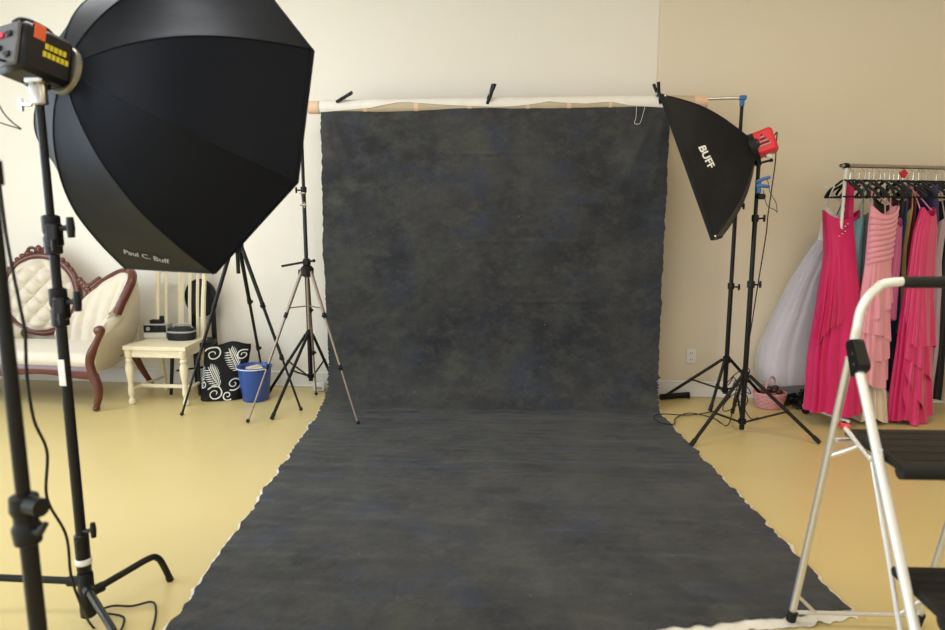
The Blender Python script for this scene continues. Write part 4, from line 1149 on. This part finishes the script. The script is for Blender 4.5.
# white tulle ball gown spilling out behind the first dress
tc_ = rp(-.02, .30)
TU = tulle_material()
def rw(*r): return [tuple(x) + (0,) * (6 - len(x)) for x in r]
t, P = dress('tulle_ball_gown', 'white tulle ball gown with full skirt behind the fuchsia dress', (1.98, 5.235), R(3),
      rw((.17, .20, .06, .05, -.03), (.26, .235, .07, .05, -.03), (.42, .235, .07, .06, -.025), (.65, .195, .07, .07, -.005, -.03), (.95, .135, .07, .08, .02, -.09), (1.15, .10, .065, .08, .05, -.15), (1.25, .085, .06, .03, .07, -.19), (1.45, .09, .055, .01, .08, -.24)), 17, cloth('white_tulle_lining', (.90, .88, .93), .75), 3, straps=((.08, rp(.03, .16, HZs), .006, None), (.45, rp(.03, .08, HZs), .006, None)))
for g, q in ((.012, 0), (.026, .4), (.040, .8)):
    MB().grid(lambda u, v: P(u + .013 * q, v * .84, g * (1 - v) ** .7 + (.006 * nz(u * 30, v * 3, q) + .008) * (1 - v) + .002), 110, 34, cu=True).build('tulle_layer', TU, t, ang=80)
# fuchsia gown hung at the rail end
fc = rp(.045, -.02)
t, P = dress('fuchsia_gown', 'long fuchsia one-shoulder gown hanging at the white post of the rack', (fc.x, fc.y), R(4),
      rw((.10, .172, .115, .13, -.012, -.05), (.35, .158, .11, .13, -.014, -.04), (.65, .142, .10, .11, -.016, -.03), (.90, .126, .09, .09, -.016, -.02), (1.08, .103, .08, .05, -.012, .0), (1.18, .098, .080, .02, -.005, .035), (1.30, .108, .070, .01, .004, .065), (1.43, .122, .055, .01, .008, .075)), 13, FU, 1, n=110)
MB().grid(lambda u, v: Vector((fc.x + .045 + (u - .5) * (.055 - .01 * v) + .0 * v, fc.y + .05 + .02 * v + .012 * math.sin(u * PI), 1.40 + (HZ - .03 - 1.40) * v)), 6, 10).solid(.004).build('shoulder_strap', FU, t)
for k in range(9):
    MB().ball(Vector((fc.x - .045 + .012 * (k % 3) + .005 * k, fc.y - .005, 1.24 + .016 * k)), .006, 5).build('bead', CHROME, t)
ruffle(P, t, FU, .50, .26, .80, .42, .02, 9)
def rackdress(name, label, ti, rows, nf, m, seed, **k):
    c = rp(ti, k.pop('off', 0.0)); z1 = max(r[0] for r in rows)
    sp = k.pop('sp', .09); sw = k.pop('sw', .0045); smt = k.pop('smt', None)
    return dress(name, label, (c.x, c.y), acr + k.pop('rot', 0.0), rw(*rows), nf, m, seed, straps=((.03, rp(ti, sp * .6, HZs + .02), sw, smt), (.47, rp(ti, -sp * .6, HZs + .02), sw, smt)), **k)
rackdress('teal_gown', 'narrow teal satin gown between the fuchsia and light pink dresses', .14, [(.30, .11, .03, .10), (.9, .11, .03, .08), (1.2, .10, .03, .05), (1.40, .11, .03, .01)], 9, TE, 5, off=.03)
rackdress('slate_gown', 'slate grey gown showing beside the teal one', .19, [(.32, .11, .026, .10), (.9, .11, .026, .08), (1.2, .10, .026, .05), (1.43, .12, .026, .01)], 9, GG, 15, off=.03)
t, P = rackdress('light_pink_gown', 'light pink ruffled gown with gathered bodice', .215, [(.30, .125, .05, .12, .0, .0), (.5, .125, .05, .12), (.85, .115, .045, .10), (1.1, .10, .04, .05), (1.22, .10, .04, .04), (1.46, .11, .036, .02)], 11, LP, 7, off=-.15, rot=R(-88), sp=.10)
for k in range(4): ruffle(P, t, LP, .50, .50, .60 - .13 * k, .20, .014, 5 - k % 2, k * 1.3, .10 * (-1) ** k)
for k in range(9):
    MB().grid(lambda u, v: P(.52 + u * .46, .69 + k * .031 + v * .028 + .05 * u, .002 + .008 * math.sin(PI * v)), 10, 5).build('gather', LP, t, ang=75)
rackdress('ivory_lace_gown', 'long ivory lace gown hanging to the floor beside the light pink one', .315, [(.03, .12, .10, .12, -.11), (.24, .11, .085, .12, -.09), (.36, .11, .055, .12, -.02), (.9, .11, .038, .07), (1.2, .11, .036, .03), (1.40, .12, .036, .01)], 10, IV, 9, hemw=.03, off=.03)
rackdress('orchid_dress', 'short orchid pink satin dress with pale neckline', .365, [(.72, .075, .045, .16), (.95, .068, .042, .14), (1.15, .062, .04, .10), (1.38, .062, .036, .01)], 10, OR2, 11, smt=IV, off=-.12, rot=R(-70))
rackdress('black_gown', 'black gown hanging beside the orchid dress', .475, [(.12, .12, .024, .1), (.8, .12, .024, .08), (1.2, .11, .024, .03), (1.52, .12, .022, .01)], 9, BK, 13, off=.05)
rackdress('cobalt_gown', 'cobalt blue gown hanging between black and gold gowns', .522, [(.20, .12, .017, .1), (.8, .12, .017, .08), (1.2, .11, .017, .03), (1.47, .12, .017, .01)], 9, BL, 17, off=.05)
rackdress('gold_gown', 'gold satin gown squeezed between the cobalt and magenta gowns', .560, [(.60, .12, .016, .1), (.8, .12, .016, .08), (1.2, .11, .016, .03), (1.45, .12, .016, .01)], 9, GO, 14, off=.05)
t, P = rackdress('magenta_satin_gown', 'glossy magenta satin halter gown with cascading ruffle', .575, [(.02, .15, .075, .13, .0, .0), (.3, .145, .07, .13), (.7, .13, .06, .12), (1.0, .115, .045, .08), (1.2, .108, .04, .05), (1.32, .098, .04, .05), (1.45, .055, .036, .04)], 11, MG, 19, rot=R(-84), off=-.17, smt=LP, sp=.03, n=110, hemw=.03)
for k in range(4): ruffle(P, t, MG, .50 + .03 * k, .46, .62 - .14 * k, .26, .018, 4 + k % 2, k * 1.9, -.16)
rackdress('burgundy_gown', 'burgundy gown at the crowded middle of the rail', .605, [(.20, .12, .017, .1), (.9, .11, .017, .06), (1.55, .11, .017, .01)], 9, BU, 23, off=.05)
rackdress('navy_gown', 'dark navy purple satin gown beside the magenta one', .685, [(.30, .13, .042, .1), (.8, .12, .042, .09), (1.2, .12, .042, .06), (1.40, .13, .042, .03), (1.60, .10, .036, .02)], 10, NV_, 21, off=-.03)
rackdress('lavender_gown', 'greyish lavender gown past the navy one', .79, [(.10, .16, .04, .12), (.7, .15, .04, .1), (1.1, .13, .04, .05), (1.38, .14, .035, .01)], 10, LV, 25)
rackdress('evening_gown', 'black evening gown at the far end of the garment rail', .88, [(.12, .16, .033, .1), (.8, .15, .033, .08), (1.2, .13, .03, .03), (1.55, .15, .03, .01)], 9, BK, 27)
rackdress('ivory_gown', 'plain ivory gown behind the black evening gown', .98, [(.10, .16, .033, .1), (.8, .15, .033, .08), (1.2, .13, .03, .03), (1.5, .15, .03, .01)], 9, IV, 29)
# rosette on a hanger
rz_ = rp(.50, -.02, HZ + .012)
m = MB()
for k in range(12):
    a = k * 2.4; m.ball(rz_ + Vector((.018 * math.cos(a) * (k / 12) ** .5 * 1.2, -.012, .02 + .018 * math.sin(a) * (k / 12) ** .5 * 1.2)), .011, 6, (1, .7, 1))
tag(m.build('fabric_rosette', cloth('red_rosette_cloth', (.55, .01, .03), .6), base=rz_), 'small red fabric rosette perched on the hangers', 'rosette')

# ================================================================== BASKET and cloth heap under the gown
bkp = PF(771, 409); bkx, bky = bkp.x, bkp.y + .045
bsk = thing('wicker_basket', 'pink painted wicker basket with hoop handle beside the white tulle gown', 'basket', (bkx, bky, 0))
PK = mat('pink_wicker', (.62, .30, .32), .65, var=.25, vscale=40)
for k in range(8):
    z = .012 + k * .0145; r = .088 + .004 * k
    MB().tube([(bkx + (r + .003 * math.sin(a * 10 + k * PI)) * math.cos(a), bky + (r + .003 * math.sin(a * 10 + k * PI)) * .8 * math.sin(a), z) for a in [2 * PI * i / 40 for i in range(40)]], .0085, 6, closed=True).build('weave', PK, bsk)
MB().lathe([(.001, .004), (.085, .004), (.085, .012), (.001, .012)], 20, Matrix.Translation((bkx, bky, 0)), .8).build('base', PK, bsk)
MB().tube(cr([(bkx - .05, bky - .06, .11), (bkx - .045, bky - .05, .19), (bkx + .0, bky - .01, .235), (bkx + .045, bky + .04, .19), (bkx + .05, bky + .06, .11)], 6), .007, 8).build('handle', PK, bsk)
m = MB()
for k in range(7): m.ball((bkx - .05 + .018 * k, bky - .02 + .03 * (k % 2), .125 + .012 * (k % 3)), .024, 7, (1.1, .9, .8))
tag(m.build('dark_trinkets', mat('brown_trinket', (.06, .025, .02), .5, var=.4, vscale=40), base=(bkx, bky, .12)), 'dark brown trinket bundle filling the pink basket', 'trinkets')
m = MB(); hx, hy = PF(813, 409).x, PF(813, 409).y + .12
for k in range(46):
    a = random.uniform(0, 2 * PI); r = random.uniform(0, 1) ** .5
    x, y = hx + .21 * r * math.cos(a), hy + .12 * r * math.sin(a); h = .10 * (1 - r) + .02
    pts = [Vector((x + random.uniform(-.06, .06), y + random.uniform(-.05, .05), max(.014, h * random.uniform(.2, 1.2)))) for _ in range(4)]
    m.tube(cr(pts, 3), .010, 6)
tag(m.build('garland_heap', mat('dark_green_garland', (.012, .022, .016), .7, var=.4, vscale=30), base=(hx, hy, 0)), 'tangled dark green garland heaped on the floor under the fuchsia gown', 'garland')
fx = PF(801, 398)
m = MB()
for k in range(22):
    a = k * 2.4; r = .05 * (k / 22) ** .5; m.ball((fx.x + r * math.cos(a), fx.y + .02 - .02 * math.sin(a), .13 + r * math.sin(a)), .017, 6)
tag(m.build('dried_flower_bunch', mat('rust_flowers', (.22, .06, .02), .8, var=.5, vscale=60), base=(fx.x, fx.y, .05)), 'rust brown dried flower bunch between the basket and green garland', 'flowers')

# ================================================================== STEP LADDER
A0, B0 = PF(792, 622), PF(916, 625)
lat = Vector((B0.x - A0.x, B0.y - A0.y, 0)); LW = lat.length; lat.normalize(); toward = Vector((lat.y, -lat.x, 0))
HT0 = PD(857, 352, 2.22)
sl = thing('step_ladder', 'silver folding step ladder with black treads and padded handrail', 'ladder', (A0.x, A0.y, 0))
def lp(a, b, z): return Vector((A0.x, A0.y, 0)) + lat * a + toward * b + Vector((0, 0, z))
def solve(px, py, z=None, b=None):
    """ladder side plane a = 0: find (b, z) under a pixel"""
    d = ray(px, py); n = lat; k = (Vector((A0.x, A0.y, 0)) - CAM).dot(n) / d.dot(n); p = CAM + d * k
    return (p - Vector((A0.x, A0.y, 0))).dot(toward), p.z
def railb(z): return .262 + (1.06 - z) * .63 if z < 1.06 else .262 - (z - 1.06) * .02
GRIPZ = 1.262
pts = [lp(0, railb(.012), .012), lp(0, railb(.5), .5), lp(0, railb(.9), .9), lp(0, railb(1.06), 1.06), lp(.002, .258, 1.13), lp(.012, .257, 1.19), lp(.045, .256, 1.238), lp(.10, .256, GRIPZ), lp(LW - .10, .256, GRIPZ), lp(LW - .045, .256, 1.238), lp(LW - .012, .257, 1.19), lp(LW - .002, .258, 1.13), lp(LW, railb(1.06), 1.06), lp(LW, railb(.9), .9), lp(LW, railb(.5), .5), lp(LW, railb(.012), .012)]
MB().tube(cr(pts, 8), .0135, 14).build('front_rail', mat('pale_coated_tube', (.80, .79, .74), .32, .25, var=.03), sl)
MB().tube([lp(.12, .256, GRIPZ), lp(.13, .256, GRIPZ), lp(LW - .13, .256, GRIPZ), lp(LW - .12, .256, GRIPZ)], [.0145, .0175, .0175, .0145], 16).build('foam_grip', RUBBER, sl)
for a in (0, LW):
    q = 1 if a == 0 else -1
    lg = MB().cyl(lp(a - q * .004, .0, .015), lp(a - q * .004, .243, 1.03), .0125, 14).build('rear_leg', ALU, sl)
    MB().cyl(lp(a - q * .004, -.004, .0), lp(a - q * .004, .012, .05), .0165, 12).build('foot_cap', RUBBER, sl)
    MB().cyl(lp(a, railb(.0), .0), lp(a, railb(.05), .05), .0175, 12).build('foot_cap', RUBBER, sl)
    # hinge shroud
    h = MB(); ax = (lp(0, railb(.95), .95) - lp(0, railb(1.10), 1.10)).normalized()
    m4 = frame(lp(a, .275, 1.035), lat, ax)
    h.prism([(-.055, -.018), (-.045, -.024), (.028, -.040), (.04, -.032), (.052, .016), (-.045, .020), (-.055, .014)], .034, m4)
    hb_ = h.build('hinge_shroud', BLACKP, sl, smooth=False)
    for w in (-.012, .02): MB().cyl(m4 @ Vector((w, -.012, -.019)), m4 @ Vector((w, -.012, .019)), .005, 10).build('rivet', CHROME, hb_)
    # flat strut joining the treads, and the red-tipped link under the platform
    bx0 = MB().tube([lp(a + q * .022, .36, .765), lp(a + q * .022, .50, .50), lp(a + q * .022, .63, .24)], .0065, 8); bx0.build('tread_link', ALU, sl)
    MB().cyl(lp(a + q * .016, .215, .80), lp(a + q * .020, .37, .752), .0075, 8).build('platform_link', ALU, sl)
    MB().cyl(lp(a + q * .004, .205, .805), lp(a + q * .030, .212, .803), .010, 10).build('pivot', REDP if q > 0 else CHROME, sl)
    MB().tube(cr([lp(a, .165, .69), lp(a + q * .03, .20, .72), lp(a + q * .07, .23, .755)], 5), .007, 8).build('corner_brace', ALU, sl)
    MB().cyl(lp(a, .028, .12), lp(a + q * .075, .012, .045), .006, 8).build('foot_brace', ALU, sl)
MB().cyl(lp(0, .010, .045), lp(LW, .010, .045), .0075, 10).build('rear_crossbar', ALU, sl)
MB().cyl(lp(0, .20, .755), lp(LW, .20, .755), .009, 10).build('rear_crossbar', ALU, sl)
for z, b0_, b1_ in ((.795, .20, .505), (.50, .50, .735), (.235, .68, .90)):
    m = MB().box(lp(LW / 2, (b0_ + b1_) / 2, z - .012), (LW - .040, b1_ - b0_, .024), Matrix((lat, -toward, Vector((0, 0, 1)))).transposed(), .006)
    tr = m.build('tread', STEP, sl, smooth=False)
    m = MB(); m.tube([lp(.024, b1_ - .008, z - .022), lp(LW - .024, b1_ - .008, z - .022)], .023, 12); m.build('tread_nose', RUBBER, tr)
    for k in range(5): MB().box(lp(LW / 2, b0_ + .04 + (b1_ - b0_ - .08) * k / 4, z + .0005), (LW - .09, .012, .002), Matrix((lat, -toward, Vector((0, 0, 1)))).transposed(), .001).build('grip_rib', RUBBER, tr, smooth=False)
MB().box(lp(-.0, railb(.80) , .80) - toward * -.0135 + toward * .0005, (.012, .003, .03), bev=.0005).build('paper_sticker', PRINTW, sl, smooth=False)
